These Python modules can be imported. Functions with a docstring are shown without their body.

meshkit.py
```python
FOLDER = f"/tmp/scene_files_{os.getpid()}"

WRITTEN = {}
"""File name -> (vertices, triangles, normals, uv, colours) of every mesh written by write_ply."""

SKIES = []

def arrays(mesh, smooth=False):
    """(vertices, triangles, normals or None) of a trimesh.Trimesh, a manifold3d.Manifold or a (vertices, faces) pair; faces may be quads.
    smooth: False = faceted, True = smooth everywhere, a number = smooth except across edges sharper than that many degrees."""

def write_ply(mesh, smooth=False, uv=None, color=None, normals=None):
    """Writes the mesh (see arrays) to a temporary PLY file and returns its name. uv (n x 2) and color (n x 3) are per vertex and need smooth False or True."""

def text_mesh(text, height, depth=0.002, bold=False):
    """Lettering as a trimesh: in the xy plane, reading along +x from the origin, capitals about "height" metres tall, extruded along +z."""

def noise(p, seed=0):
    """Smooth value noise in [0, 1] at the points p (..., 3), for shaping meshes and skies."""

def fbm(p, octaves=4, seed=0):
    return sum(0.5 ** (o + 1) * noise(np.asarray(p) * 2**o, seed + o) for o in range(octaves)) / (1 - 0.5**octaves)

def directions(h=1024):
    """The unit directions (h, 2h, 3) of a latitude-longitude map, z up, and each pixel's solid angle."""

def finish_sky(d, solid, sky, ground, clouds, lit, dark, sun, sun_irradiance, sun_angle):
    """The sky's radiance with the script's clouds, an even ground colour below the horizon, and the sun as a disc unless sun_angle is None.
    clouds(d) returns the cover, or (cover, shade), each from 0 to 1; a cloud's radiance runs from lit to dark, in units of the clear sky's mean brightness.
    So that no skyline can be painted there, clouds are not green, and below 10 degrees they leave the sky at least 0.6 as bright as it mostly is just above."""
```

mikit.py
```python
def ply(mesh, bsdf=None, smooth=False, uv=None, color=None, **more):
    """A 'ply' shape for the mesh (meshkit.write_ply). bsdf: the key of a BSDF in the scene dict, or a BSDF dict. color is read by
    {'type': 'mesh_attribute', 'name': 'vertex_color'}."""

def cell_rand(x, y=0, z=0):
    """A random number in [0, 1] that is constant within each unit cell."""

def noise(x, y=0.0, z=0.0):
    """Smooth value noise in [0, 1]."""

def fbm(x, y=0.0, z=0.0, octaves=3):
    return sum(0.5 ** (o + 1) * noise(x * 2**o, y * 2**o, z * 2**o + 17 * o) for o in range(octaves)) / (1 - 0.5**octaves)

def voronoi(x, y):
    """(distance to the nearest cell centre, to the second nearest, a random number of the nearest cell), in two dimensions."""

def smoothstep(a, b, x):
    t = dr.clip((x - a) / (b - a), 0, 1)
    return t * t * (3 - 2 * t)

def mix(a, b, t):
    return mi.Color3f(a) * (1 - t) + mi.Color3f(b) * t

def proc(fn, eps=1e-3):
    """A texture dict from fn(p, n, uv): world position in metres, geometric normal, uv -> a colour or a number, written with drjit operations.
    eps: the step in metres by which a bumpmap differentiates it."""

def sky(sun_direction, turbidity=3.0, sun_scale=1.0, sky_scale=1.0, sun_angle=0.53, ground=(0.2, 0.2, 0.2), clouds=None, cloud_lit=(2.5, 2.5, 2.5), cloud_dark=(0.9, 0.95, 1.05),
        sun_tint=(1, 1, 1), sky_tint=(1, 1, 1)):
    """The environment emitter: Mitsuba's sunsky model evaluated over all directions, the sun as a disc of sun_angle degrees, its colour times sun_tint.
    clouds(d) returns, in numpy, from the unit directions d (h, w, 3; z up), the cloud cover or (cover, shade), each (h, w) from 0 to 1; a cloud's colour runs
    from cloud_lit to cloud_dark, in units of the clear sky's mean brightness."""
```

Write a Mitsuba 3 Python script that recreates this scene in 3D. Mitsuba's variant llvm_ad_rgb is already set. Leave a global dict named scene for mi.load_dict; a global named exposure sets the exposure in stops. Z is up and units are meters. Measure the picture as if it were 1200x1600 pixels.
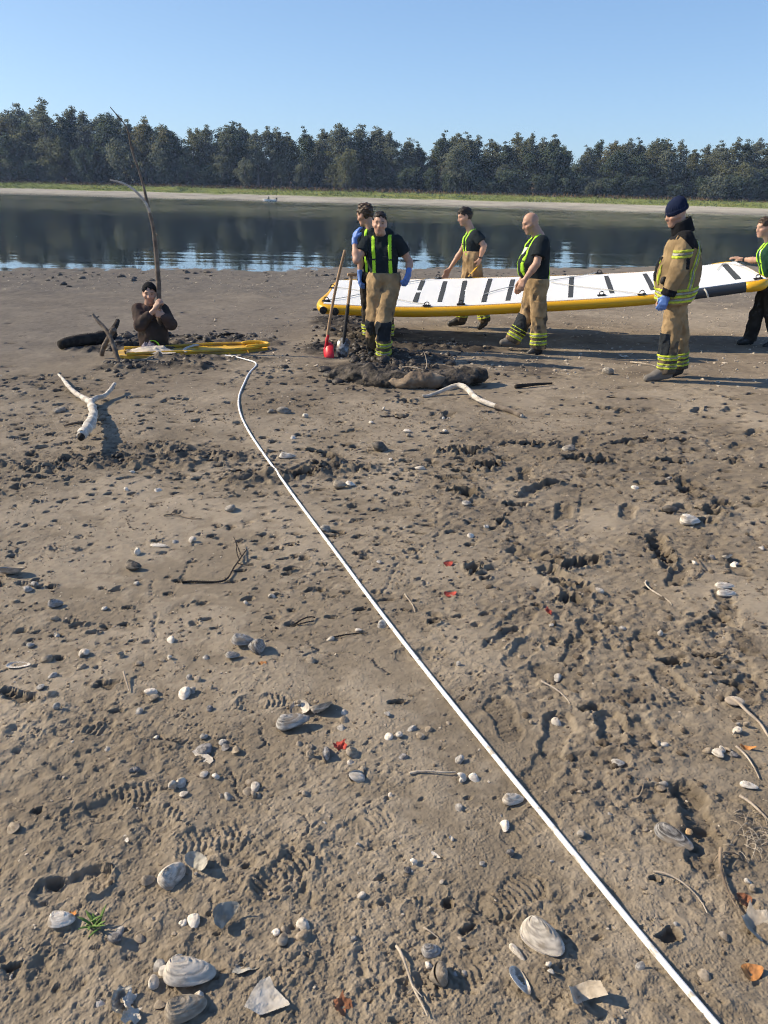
import math, random
import numpy as np, trimesh, drjit as dr, mitsuba as mi
import mikit, meshkit
from mikit import ply, proc
from scipy.interpolate import CubicSpline

T = mi.ScalarTransform4f
rng = np.random.default_rng(7)
random.seed(7)
scene, labels = {}, {}

# ------------------------------------------------------------------ camera, sky, exposure
EYE = np.array([0.0, 0.0, 1.65])
FOCAL, ROLL = 1186.0, math.radians(1.5)              # in pixels of the 1200 x 1600 photograph
PITCH = math.atan((800 - 306) * math.cos(ROLL) / FOCAL)
FW = np.array([0, math.cos(PITCH), -math.sin(PITCH)])
UP0 = np.array([0, math.sin(PITCH), math.cos(PITCH)])
RT0 = np.array([1.0, 0, 0])
RT = math.cos(ROLL) * RT0 + math.sin(ROLL) * UP0
UP = -math.sin(ROLL) * RT0 + math.cos(ROLL) * UP0
scene['camera'] = {'type': 'perspective', 'fov': 2 * math.degrees(math.atan(600 / FOCAL)), 'fov_axis': 'x', 'near_clip': 0.05, 'far_clip': 3000.0,
                   'to_world': T().look_at(origin=EYE.tolist(), target=(EYE + FW).tolist(), up=UP.tolist())}
SUN_EL, SUN_AZ = math.radians(34), math.radians(8)
SUN = (-math.cos(SUN_EL) * math.cos(SUN_AZ), math.cos(SUN_EL) * math.sin(SUN_AZ), math.sin(SUN_EL))
scene['sky_light'] = mikit.sky(SUN, turbidity=2.6, sky_tint=(.99, 1.03, 1.13), sun_tint=(.96, 1.0, 1.05))
exposure = 2.15


# ------------------------------------------------------------------ helpers
def ray(px, py):
    return FW + (px - 600) / FOCAL * RT - (py - 800) / FOCAL * UP


def at(px, py, Y):
    """the point of the vertical plane y = Y that shows at this pixel of the photograph"""
    d = ray(px, py)
    return EYE + d * (Y / d[1])


SLOPE, SKEW = 0.022, 0.355
def base_z(x, y):
    return -SLOPE * (y - SKEW * x)


def G(px, py):
    """the point of the beach that shows at this pixel"""
    d = ray(px, py)
    t = -(EYE[2] + SLOPE * (EYE[1] - SKEW * EYE[0])) / (d[2] + SLOPE * (d[1] - SKEW * d[0]))
    return EYE + d * t


def unit(v):
    v = np.asarray(v, float)
    return v / max(np.linalg.norm(v), 1e-12)


def fbm(p, o=4, seed=0):
    return meshkit.fbm(p, o, seed)


def smooth01(a, b, x):
    t = np.clip((x - a) / (b - a), 0, 1)
    return t * t * (3 - 2 * t)


def bsdf(name, d):
    scene[name] = d
    return name


COUNT = {}
def fresh(name):
    n = COUNT.get(name, 0)
    COUNT[name] = n + 1
    return name if n == 0 else f'{name}_{n:03d}'


def add(name, shape, parent=None, label=None, cat=None, group=None, kind=None):
    key = fresh(f'{parent}__{name}' if parent else name)
    scene[key] = shape
    tag(key, label, cat, group, kind)
    return key


def tag(key, label=None, cat=None, group=None, kind=None):
    e = {k: v for k, v in (('label', label), ('category', cat), ('group', group), ('kind', kind)) if v}
    if e:
        labels.setdefault(key, {}).update(e)


def thing(name, label, cat, group=None):
    key = fresh(name)
    tag(key, label, cat, group)
    return key


def tm(v, f):
    return trimesh.Trimesh(np.asarray(v, float), np.asarray(f, int), process=False)


def join(ms):
    return trimesh.util.concatenate(ms) if len(ms) > 1 else ms[0]


def frame_of(d, hint=(0, 0, 1)):
    d = unit(d)
    h = np.array(hint, float)
    if abs(d @ h) > 0.95:
        h = np.array([1.0, 0, 0])
    s = unit(np.cross(h, d))
    return d, s, np.cross(d, s)


def tube(pts, radii, seg=10, bump=0.0, freq=12.0, seed=0, steps=None, flat=1.0, caps=True):
    """a tube through pts with a radius at each; bump is the relative unevenness of its skin"""
    pts = np.asarray(pts, float)
    radii = np.broadcast_to(np.asarray(radii, float), (len(pts),))
    if len(pts) > 2 or steps:
        L = np.r_[0, np.cumsum(np.linalg.norm(np.diff(pts, axis=0), axis=1))]
        n = steps or max(4, 6 * len(pts))
        s = np.linspace(0, L[-1], n)
        pts2 = CubicSpline(L, pts)(s) if len(pts) > 2 else np.stack([np.interp(s, L, pts[:, i]) for i in range(3)], 1)
        radii = np.interp(s, L, radii)
        pts = pts2
    tan = np.gradient(pts, axis=0)
    tan /= np.linalg.norm(tan, axis=1, keepdims=True)
    _, s0, u0 = frame_of(tan[0])
    ss, us = [], []
    for t in tan:
        s0 = unit(s0 - t * (s0 @ t))
        ss.append(s0); us.append(np.cross(t, s0))
    ss, us = np.array(ss), np.array(us)
    a = np.arange(seg) * 2 * np.pi / seg
    ring = np.cos(a)[None, :, None] * ss[:, None] + flat * np.sin(a)[None, :, None] * us[:, None]
    r = radii[:, None]
    if bump:
        q = pts[:, None] + ring * r[..., None]
        r = r * (1 + bump * 2 * (fbm(q * freq, 3, seed) - 0.5))
    v = (pts[:, None] + ring * r[..., None]).reshape(-1, 3)
    n = len(pts)
    i, j = np.meshgrid(np.arange(n - 1), np.arange(seg), indexing='ij')
    i, j = i.ravel(), j.ravel()
    k = (j + 1) % seg
    f = np.vstack([np.stack([i * seg + j, i * seg + k, (i + 1) * seg + k], 1), np.stack([i * seg + j, (i + 1) * seg + k, (i + 1) * seg + j], 1)])
    if caps:
        v = np.vstack([v, pts[0] - tan[0] * radii[0] * 0.3, pts[-1] + tan[-1] * radii[-1] * 0.3])
        j = np.arange(seg)
        f = np.vstack([f, np.stack([np.full(seg, n * seg), (j + 1) % seg, j], 1), np.stack([np.full(seg, n * seg + 1), (n - 1) * seg + j, (n - 1) * seg + (j + 1) % seg], 1)])
    return tm(v, f)


def boxm(c, size, rot=None):
    m = trimesh.creation.box(size)
    if rot is not None:
        m.apply_transform(rot)
    m.apply_translation(c)
    return m


# ---- signed distance shapes, meshed by surface nets
def cone(a, b, ra, rb=None):
    return (np.asarray(a, float), np.asarray(b, float), float(ra), float(ra if rb is None else rb), None)


def ell(c, axes, radii):
    """ellipsoid with centre c, axes the rows of a 3 x 3 matrix"""
    c = np.asarray(c, float)
    return (c, c, max(radii), max(radii), (np.asarray(axes, float), np.asarray(radii, float)))


def sdf_grid(prims, h, pad=0.05, k=0.03, box=None):
    lo = np.min([np.minimum(a - ra, b - rb) for a, b, ra, rb, _ in prims], 0) - pad
    hi = np.max([np.maximum(a + ra, b + rb) for a, b, ra, rb, _ in prims], 0) + pad
    if box is not None:
        lo, hi = np.maximum(lo, box[0]), np.minimum(hi, box[1])
    n = np.maximum(np.ceil((hi - lo) / h).astype(int) + 1, 3)
    ax = [(lo[i] + h * np.arange(n[i])).astype(np.float32) for i in range(3)]
    D = np.full(n, 1.0, np.float32)
    for a, b, ra, rb, e in prims:
        l, u = np.minimum(a - ra, b - rb) - pad, np.maximum(a + ra, b + rb) + pad
        sl = tuple(slice(np.searchsorted(ax[i], l[i]), np.searchsorted(ax[i], u[i])) for i in range(3))
        X, Y, Z = np.meshgrid(*[ax[i][sl[i]] for i in range(3)], indexing='ij', sparse=True)
        if D[sl].size == 0:
            continue
        if e is None:
            ba = b - a
            q = max(float(ba @ ba), 1e-12)
            t = np.clip(((X - a[0]) * ba[0] + (Y - a[1]) * ba[1] + (Z - a[2]) * ba[2]) / q, 0, 1)
            d = np.sqrt((X - a[0] - t * ba[0]) ** 2 + (Y - a[1] - t * ba[1]) ** 2 + (Z - a[2] - t * ba[2]) ** 2) - (ra + (rb - ra) * t)
        else:
            A, R = e
            q = sum((((X - a[0]) * A[i, 0] + (Y - a[1]) * A[i, 1] + (Z - a[2]) * A[i, 2]) / R[i]) ** 2 for i in range(3))
            d = (np.sqrt(q) - 1) * R.min()
        o = D[sl]
        w = np.clip(0.5 + 0.5 * (o - d) / k, 0, 1)
        D[sl] = (o * (1 - w) + d * w - k * w * (1 - w)).astype(np.float32)
    return D, ax


def nets(D, ax, relax=1):
    """the zero surface of the grid D as a mesh"""
    D = np.pad(D, 1, constant_values=1.0)
    h = float(ax[0][1] - ax[0][0])
    o = np.array([a[0] for a in ax]) - h
    S = D < 0
    c = sum(S[i:S.shape[0] - 1 + i, j:S.shape[1] - 1 + j, k:S.shape[2] - 1 + k].astype(np.int8) for i in (0, 1) for j in (0, 1) for k in (0, 1))
    act = (c > 0) & (c < 8)
    I = np.argwhere(act)
    if len(I) == 0:
        return tm(np.zeros((3, 3)), [[0, 1, 2]])
    idx = np.full(act.shape, -1)
    idx[act] = np.arange(len(I))
    acc, cnt = np.zeros((len(I), 3)), np.zeros(len(I))
    for axis in range(3):
        for p in (0, 1):
            for q in (0, 1):
                A = np.zeros(3, int)
                A[(axis + 1) % 3], A[(axis + 2) % 3] = p, q
                B = A.copy(); B[axis] = 1
                va, vb = D[tuple((I + A).T)], D[tuple((I + B).T)]
                x = (va < 0) != (vb < 0)
                t = va[x] / (va[x] - vb[x])
                acc[x] += A + t[:, None] * (B - A)
                cnt[x] += 1
    v = o + h * (I + acc / cnt[:, None])
    fs = []
    for axis in range(3):
        u, w = (axis + 1) % 3, (axis + 2) % 3
        a = [slice(1, -1)] * 3; a[axis] = slice(0, -1)
        b = [slice(1, -1)] * 3; b[axis] = slice(1, None)
        E = np.argwhere(S[tuple(a)] != S[tuple(b)])
        off = np.ones(3, int); off[axis] = 0
        E = E + off
        eu, ew = np.eye(3, dtype=int)[u], np.eye(3, dtype=int)[w]
        quad = np.stack([idx[tuple((E - eu - ew).T)], idx[tuple((E - ew).T)], idx[tuple(E.T)], idx[tuple((E - eu).T)]], 1)
        inside = S[tuple(E.T)]
        quad[~inside] = quad[~inside][:, ::-1]
        fs.append(quad)
    f = np.vstack(fs)
    f = f[(f >= 0).all(1)]
    f = np.vstack([f[:, [0, 1, 2]], f[:, [0, 2, 3]]])
    for _ in range(relax):
        e = np.vstack([f[:, [0, 1]], f[:, [1, 2]], f[:, [2, 0]]])
        s, n = np.zeros_like(v), np.zeros(len(v))
        for i in range(3):
            s[:, i] = np.bincount(e[:, 0], v[e[:, 1], i], len(v))
        n = np.bincount(e[:, 0], minlength=len(v))
        v = np.where(n[:, None] > 0, 0.5 * v + 0.5 * s / np.maximum(n, 1)[:, None], v)
    return tm(v, f)


def pts_of(ax):
    return np.stack(np.meshgrid(*ax, indexing='ij'), -1)


# ------------------------------------------------------------------ materials
def diffuse(name, rgb, rough=0.8, spec=0.25, **more):
    return bsdf(name, {'type': 'twosided', 'b': {'type': 'principled', 'base_color': {'type': 'rgb', 'value': list(rgb)}, 'roughness': rough, 'specular': spec, **more}})


def mottled(name, c1, c2, freq=20.0, rough=0.85, spec=0.2, bump=0.0, bfreq=120.0, stretch=(1, 1, 1)):
    fn = lambda p, n, uv: mikit.mix(c1, c2, mikit.smoothstep(0.3, 0.7, mikit.fbm(p.x * freq * stretch[0], p.y * freq * stretch[1], p.z * freq * stretch[2], 3)))
    b = {'type': 'principled', 'base_color': proc(fn), 'roughness': rough, 'specular': spec}
    if bump:
        hf = lambda p, n, uv: mikit.fbm(p.x * bfreq * stretch[0], p.y * bfreq * stretch[1], p.z * bfreq * stretch[2], 3)
        b = {'type': 'bumpmap', 'arbitrary': proc(hf, 0.002), 'scale': bump, 'b': b}
    return bsdf(name, {'type': 'twosided', 'b': b})
# ------------------------------------------------------------------ the beach: one sheet, a polar mesh that is finer where the ground is looked at from close by
fine = np.arange(-0.74, 0.7401, 0.0030)
TH = np.r_[np.linspace(-math.pi, fine[0], 70)[:-1], fine, np.linspace(fine[-1], math.pi, 70)[1:]]
rr = [0.05, 0.2, 0.4, 0.6]
while rr[-1] < 46:
    rr.append(rr[-1] * (1 + (0.0027 if rr[-1] < 3.5 else 0.0027 + 0.0032 * min(1, (rr[-1] - 3.5) / 12))))
RR = np.array(rr)
rg, tg = np.meshgrid(RR, TH, indexing='ij')
X, Y = rg * np.sin(tg), rg * np.cos(tg)
Z = base_z(X, Y)
P2 = np.stack([X, Y, np.zeros_like(X)], -1)


def nz(f, o=3, s=0):
    return fbm(P2 * f, o, s) - 0.5


def blob(px, py, rx, ry, soft=0.5, wob=0.35, freq=1.3):
    """an uneven patch of the beach, 1 inside and 0 outside, about a point of the photograph; radii in metres"""
    c = G(px, py)
    d = np.sqrt(((X - c[0]) / rx) ** 2 + ((Y - c[1]) / ry) ** 2) + wob * 2 * NB[0 if freq < 2 else 1]
    return 1 - smooth01(1 - soft, 1 + soft * 0.5, d)


NB = [nz(1.3, 3, 11), nz(4.0, 3, 12)]
n_mid, n_small, n_fine = nz(2.4, 3, 1), nz(11.0, 3, 2), nz(42.0, 3, 3)
# rough: where feet and digging have churned the mud; it runs from the dig to the photographer along the right
track = np.zeros_like(X)
for px, py, rx, ry in ((745, 700, .45, .7), (760, 790, .45, .6), (840, 850, .5, .5), (900, 740, .9, .7), (1010, 720, .9, .9), (930, 960, .5, .45), (1050, 850, .5, .5), (1080, 1000, .4, .4), (900, 1080, .4, .25),
                       (990, 1140, .3, .25), (1090, 1280, .3, .2), (1150, 1060, .3, .3), (1130, 790, .5, .8), (1100, 690, 1.0, .9), (960, 1250, .2, .15), (820, 700, .6, .8)):
    track = np.maximum(track, blob(px, py, rx, ry, 0.6, 0.5, 4))
low = np.zeros_like(X)
for px, py, rx, ry in ((120, 1300, .5, .25), (150, 1490, .35, .15), (560, 1530, .45, .14), (380, 1400, .3, .15), (700, 1420, .25, .12), (1000, 1560, .4, .12), (1130, 1400, .2, .25), (60, 1140, .3, .2), (430, 1340, .3, .12), (250, 1180, .5, .2), (900, 1420, .2, .1)):
    low = np.maximum(low, blob(px, py, rx, ry, 0.7, 0.5, 4))
dig = np.zeros_like(X)
for px, py, rx, ry in ((560, 545, .75, .75), (600, 575, .7, .45), (530, 500, .5, .8), (640, 560, .5, .5), (690, 545, .8, .35), (570, 520, .6, .9)):
    dig = np.maximum(dig, blob(px, py, rx, ry, 0.5, 0.45, 4))
hole = np.zeros_like(X)
for px, py, rx, ry in ((320, 532, .85, .38), (390, 537, .5, .3), (235, 545, .6, .5), (200, 575, .4, .22), (260, 572, .75, .2), (170, 545, .5, .35), (330, 560, .8, .2)):
    hole = np.maximum(hole, blob(px, py, rx, ry, 0.5, 0.45, 4))
ridge_line = np.zeros_like(X)
for px, py, rx, ry in ((40, 728, .55, .12), (130, 715, .4, .12), (230, 722, .55, .16), (330, 712, .5, .14), (250, 700, .4, .1), (480, 740, .35, .2), (530, 730, .25, .15), (430, 745, .3, .2)):
    ridge_line = np.maximum(ridge_line, blob(px, py, rx, ry, 0.5, 0.6, 4))
near_water = smooth01(13.5, 19, Y - 0.1 * X + 3 * NB[0])
gravelly = blob(1120, 500, 3.0, 2.6, 0.7, 0.5)

Z += 0.05 * nz(0.5, 3, 5) * smooth01(2, 9, rg) + 0.016 * n_mid + 0.008 * n_small
rough = .35 + 1.0 * smooth01(-.06, .16, nz(3.2, 3, 9)) + .6 * np.clip(low + track, 0, 1)
Z += rough * (0.0040 * n_fine + 0.0026 * nz(85.0, 2, 8) * (rg < 6) + 0.0016 * nz(170.0, 2, 4) * (rg < 4))
# low bumps and crumbled skin
lump = smooth01(0.04, 0.22, nz(26.0, 2, 21))
Z += 0.0042 * lump * (0.2 + 0.8 * low + 0.6 * track)
Z += (0.0012 * smooth01(.06, .14, nz(42.0, 2, 22)) + 0.0010 * smooth01(.08, .16, nz(88.0, 2, 23)) - 0.0022 * smooth01(.15, .20, nz(55.0, 2, 24))) * rough * np.clip(1.3 - .12 * rg, .3, 1)
Z += track * (0.014 * n_small + 0.017 * nz(24.0, 3, 33) + .011 * nz(48.0, 2, 34)) + low * (0.018 * n_small + 0.014 * nz(30.0, 3, 35))
churn = np.clip(dig + 0.8 * hole, 0, 1)
Z += churn * (0.10 * nz(5.0, 3, 41) + 0.10 * nz(13.0, 3, 42) + 0.035 * nz(40.0, 2, 43)) + 0.015 * dig + 0.03 * hole
Z += ridge_line * (0.015 + 0.07 * nz(14.0, 3, 44) + 0.05 * nz(30.0, 2, 47))
Z += near_water * (0.05 * nz(3.0, 3, 45) + 0.02 * nz(12, 2, 46))

dry = np.array([0.278, 0.236, 0.182])
dryb = np.array([0.208, 0.174, 0.131])
C = dryb + (dry - dryb) * smooth01(-0.16, 0.16, n_mid + 0.6 * n_small + 0.35 * n_fine)[..., None]
C *= (1 + 0.30 * nz(90.0, 2, 51) + 0.18 * n_fine + .30 * nz(.9, 3, 52) + .25 * nz(3.0, 2, 53))[..., None]


def stain(mask, rgb):
    global C
    C = C * (1 - mask[..., None]) + np.asarray(rgb) * mask[..., None] * (1 + 0.5 * n_fine + 0.4 * n_small)[..., None]


stain(0.55 * smooth01(5.0, 8.5, rg) * smooth01(-0.25, 0.2, NB[0] + 0.5 * n_small), (0.125, 0.102, 0.080))
stain(0.60 * track * smooth01(-0.15, 0.12, n_small + n_fine * .7), (0.105, 0.088, 0.070))
stain(0.40 * low * smooth01(-0.1, 0.15, n_small), (0.125, 0.100, 0.072))
stain(0.75 * near_water, (0.150, 0.138, 0.125))
stain(0.6 * smooth01(8.5, 11.5, rg) * smooth01(1.2, -2.2, X) * (1 - near_water), (0.165, 0.150, 0.135))
stain(0.6 * gravelly, (0.27, 0.235, 0.19))
stain(0.93 * np.clip(1.7 * dig, 0, 1) * smooth01(-0.42, -0.12, n_small + NB[1]), (0.045, 0.040, 0.036))
stain(0.93 * hole * smooth01(-0.25, -0.05, n_small + NB[1]), (0.040, 0.037, 0.035))
darker = np.maximum(np.maximum(blob(740, 566, 1.5, .4, .7, .5, 4), blob(860, 580, 1.2, .4, .7, .5, 4)), blob(640, 530, .9, 1.0, .7, .5, 4))  # darker, churned patches beside the dig and to its right
Z += darker * (.03 * nz(13.0, 3, 48) + .02 * nz(34.0, 2, 49))
stain(0.7 * darker * smooth01(-.25, .1, n_small + .5 * NB[1]), (0.085, 0.072, 0.060))
stain(0.6 * ridge_line * smooth01(-.15, .1, n_small), (0.055, 0.048, 0.042))
NF = len(fine)
J0 = 69


def stamp(c, r, fn):
    """fn(u, v, slice) changes Z within r of c = (x, y); u, v are metres from c"""
    d = math.hypot(c[0], c[1])
    if d < 0.7 or d - r < 0.4:
        return
    i0, i1 = np.searchsorted(RR, (d - r, d + r))
    t = math.atan2(c[0], c[1])
    w = r / d
    j0, j1 = np.searchsorted(TH, (t - w, t + w))
    if i1 <= i0 or j1 <= j0:
        return
    sl = (slice(i0, i1), slice(j0, j1))
    fn(X[sl] - c[0], Y[sl] - c[1], sl)


def pit(c, r, depth, a=0.0, e=1.0, rim=0.25, dark=0.0, wob=0.45):
    ca, sa = math.cos(a), math.sin(a)
    s = rng.integers(1000)

    def fn(u, v, sl):
        p, q = (u * ca + v * sa) / e, (-u * sa + v * ca) * e
        d = np.sqrt(p * p + q * q) / r + wob * (n_small[sl] + 1.1 * n_fine[sl])
        Z[sl] -= depth * (1 - smooth01(0.5, 1.0, d)) - rim * depth * np.exp(-((d - 1.15) / 0.22) ** 2)
        if dark:
            m = dark * (1 - smooth01(0.7, 1.2, d))  # shade inside pits and holes is put into their colour
            C[sl] = C[sl] * (1 - m[..., None]) + np.array([0.055, 0.045, 0.035]) * m[..., None]
    stamp(c, r * 1.9 * max(e, 1 / e), fn)


def footprint(c, ang, L=0.30, depth=0.02, lug=0.010, pitch=0.024, dark=0.0, rim=0.6):
    """the print of a boot that points along ang (0 = away from the camera, clockwise), with a lugged sole"""
    ca, sa = math.cos(ang), math.sin(ang)

    def fn(u, v, sl):
        q, p = u * ca - v * sa, u * sa + v * ca
        t = p / (L / 2)
        half = 0.052 * (1 - 0.28 * np.exp(-((t + 0.15) / 0.28) ** 2)) * np.sqrt(np.clip(1.02 - np.abs(t) ** 3.2, 0, 1)) + 1e-4
        d = np.maximum(np.abs(q) / half, np.abs(t)) + 0.5 * n_small[sl] + 0.4 * n_fine[sl]
        ins = 1 - smooth01(0.86, 1.04, d)
        tread = np.abs((p + 0.25 * np.abs(q)) / pitch % 1 - 0.5) * 2
        wear = smooth01(-0.12, 0.08, n_small[sl] + NB[1][sl] * .6)
        Z[sl] += -depth * ins * (0.7 + 0.5 * (t + 1) / 2) + ins * wear * lug * smooth01(0.35, 0.65, tread) + rim * depth * np.exp(-((d - 1.2) / 0.16) ** 2) * (0.6 + 2 * n_small[sl])
        if dark:
            m = dark * ins
            C[sl] = C[sl] * (1 - m[..., None]) + np.array([0.085, 0.070, 0.053]) * m[..., None]
    stamp(c, 0.26, fn)


def cut(pix, depth=0.014, w=0.006):
    """a drying crack along points of the photograph"""
    pts = np.array([G(*p)[:2] for p in pix])
    fin = []
    for a, b in zip(pts[:-1], pts[1:]):
        n = max(2, int(np.linalg.norm(b - a) / 0.02))
        for t in np.arange(n) / n:
            fin.append(a + (b - a) * t)
    fin = np.array(fin) + rng.normal(0, 0.006, (len(fin), 2))
    for a, b in zip(fin[:-1], fin[1:]):
        L2 = max(((b - a) ** 2).sum(), 1e-9)

        def fn(u, v, sl):
            t = np.clip((u * (b - a)[0] + v * (b - a)[1]) / L2, 0, 1)
            d = np.hypot(u - t * (b - a)[0], v - t * (b - a)[1])
            Z[sl] = np.minimum(Z[sl], Zc[sl] - depth * np.clip(1 - d / w, 0, 1) ** 0.7)
        stamp(a, np.linalg.norm(b - a) + w * 1.5, fn)


# droplet pits and burrow holes, densest from five to nine metres away
for n, r0, r1, s0, s1, dd in ((3600, .9, 3.0, .003, .011, .8), (3600, 2.8, 5.2, .006, .026, .9), (5200, 4.8, 8.8, .012, .042, .85), (1100, 8.5, 15.0, .02, .06, .55)):
    for _ in range(n):
        d = r0 + (r1 - r0) * rng.random() ** 0.8
        t = rng.uniform(-0.66, 0.66)
        c = (d * math.sin(t), d * math.cos(t))
        if t > .12 and rng.random() < .45:
            continue
        if meshkit.noise(np.array([[c[0] * .8, c[1] * .8, 3.3]]), 5)[0] < rng.uniform(0.1, 0.75):
            continue
        r = s0 + (s1 - s0) * rng.random() ** 2.2
        pit(c, r, r * dd * rng.uniform(.6, 1.2), rng.uniform(-.5, .5), rng.uniform(1, 1.7), rng.uniform(.05, .5), 0.75 * (rng.random() < 0.55) * (d > 2.5))
# deep holes left by boots and by lifted stones
for px, py, w, e, dep in ((730, 705, 30, 1.3, .09), (763, 728, 26, 1, .09), (722, 768, 22, 1, .07), (735, 775, 18, 1, .06), (783, 818, 15, .7, .07), (745, 888, 22, .9, .06), (758, 905, 16, 1.2, .03), (800, 790, 22, 1.3, .05), (1035, 860, 20, 1, .05),
                          (1045, 875, 16, .8, .05), (1018, 845, 20, 1.2, .04), (1112, 800, 26, 1.2, .05), (1105, 815, 20, 1, .04), (1045, 722, 24, 1.3, .05), (1052, 745, 18, 1, .04), (630, 628, 18, 1, .06), (625, 652, 22, 1.2, .05),
                          (618, 1097, 16, 1.6, .03), (165, 1068, 28, 1.4, .022), (180, 1110, 14, 1.5, .02), (925, 1107, 26, 1.2, .03), (1050, 1035, 20, 1.1, .04), (1105, 1026, 18, 1.6, .03), (1120, 962, 16, 1, .03), (1150, 1070, 26, 1.2, .035),
                          (1048, 1462, 30, 1.2, .035), (700, 1408, 16, .8, .03), (730, 1452, 20, 1.2, .02), (1022, 1375, 14, .9, .03), (60, 1268, 20, 1, .02), (82, 1378, 16, 1.1, .02), (20, 1510, 18, 1.6, .02), (30, 1090, 30, 1.3, .03), (10, 1080, 20, 1, .03),
                          (505, 708, 20, 1.5, .05), (880, 910, 26, .8, .04), (905, 880, 40, 1.6, .04), (890, 935, 22, .8, .04), (870, 880, 20, 1, .03), (830, 693, 34, 1.8, .04), (985, 690, 28, 1.8, .035), (470, 742, 30, 1.3, .04), (960, 640, 22, 1.3, .03), (900, 715, 30, 1.4, .05), (940, 720, 26, 1, .05), (1060, 690, 26, 1.3, .04)):
    c = G(px, py)
    m = np.linalg.norm(c - EYE) / FOCAL
    near_ = py > 1050
    pit(c[:2], w * m * (0.45 if near_ else .62), dep * (.6 if near_ else 1), rng.uniform(-.6, .6), e * 1.2, 0.35, 0.6, 1.5)
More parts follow.
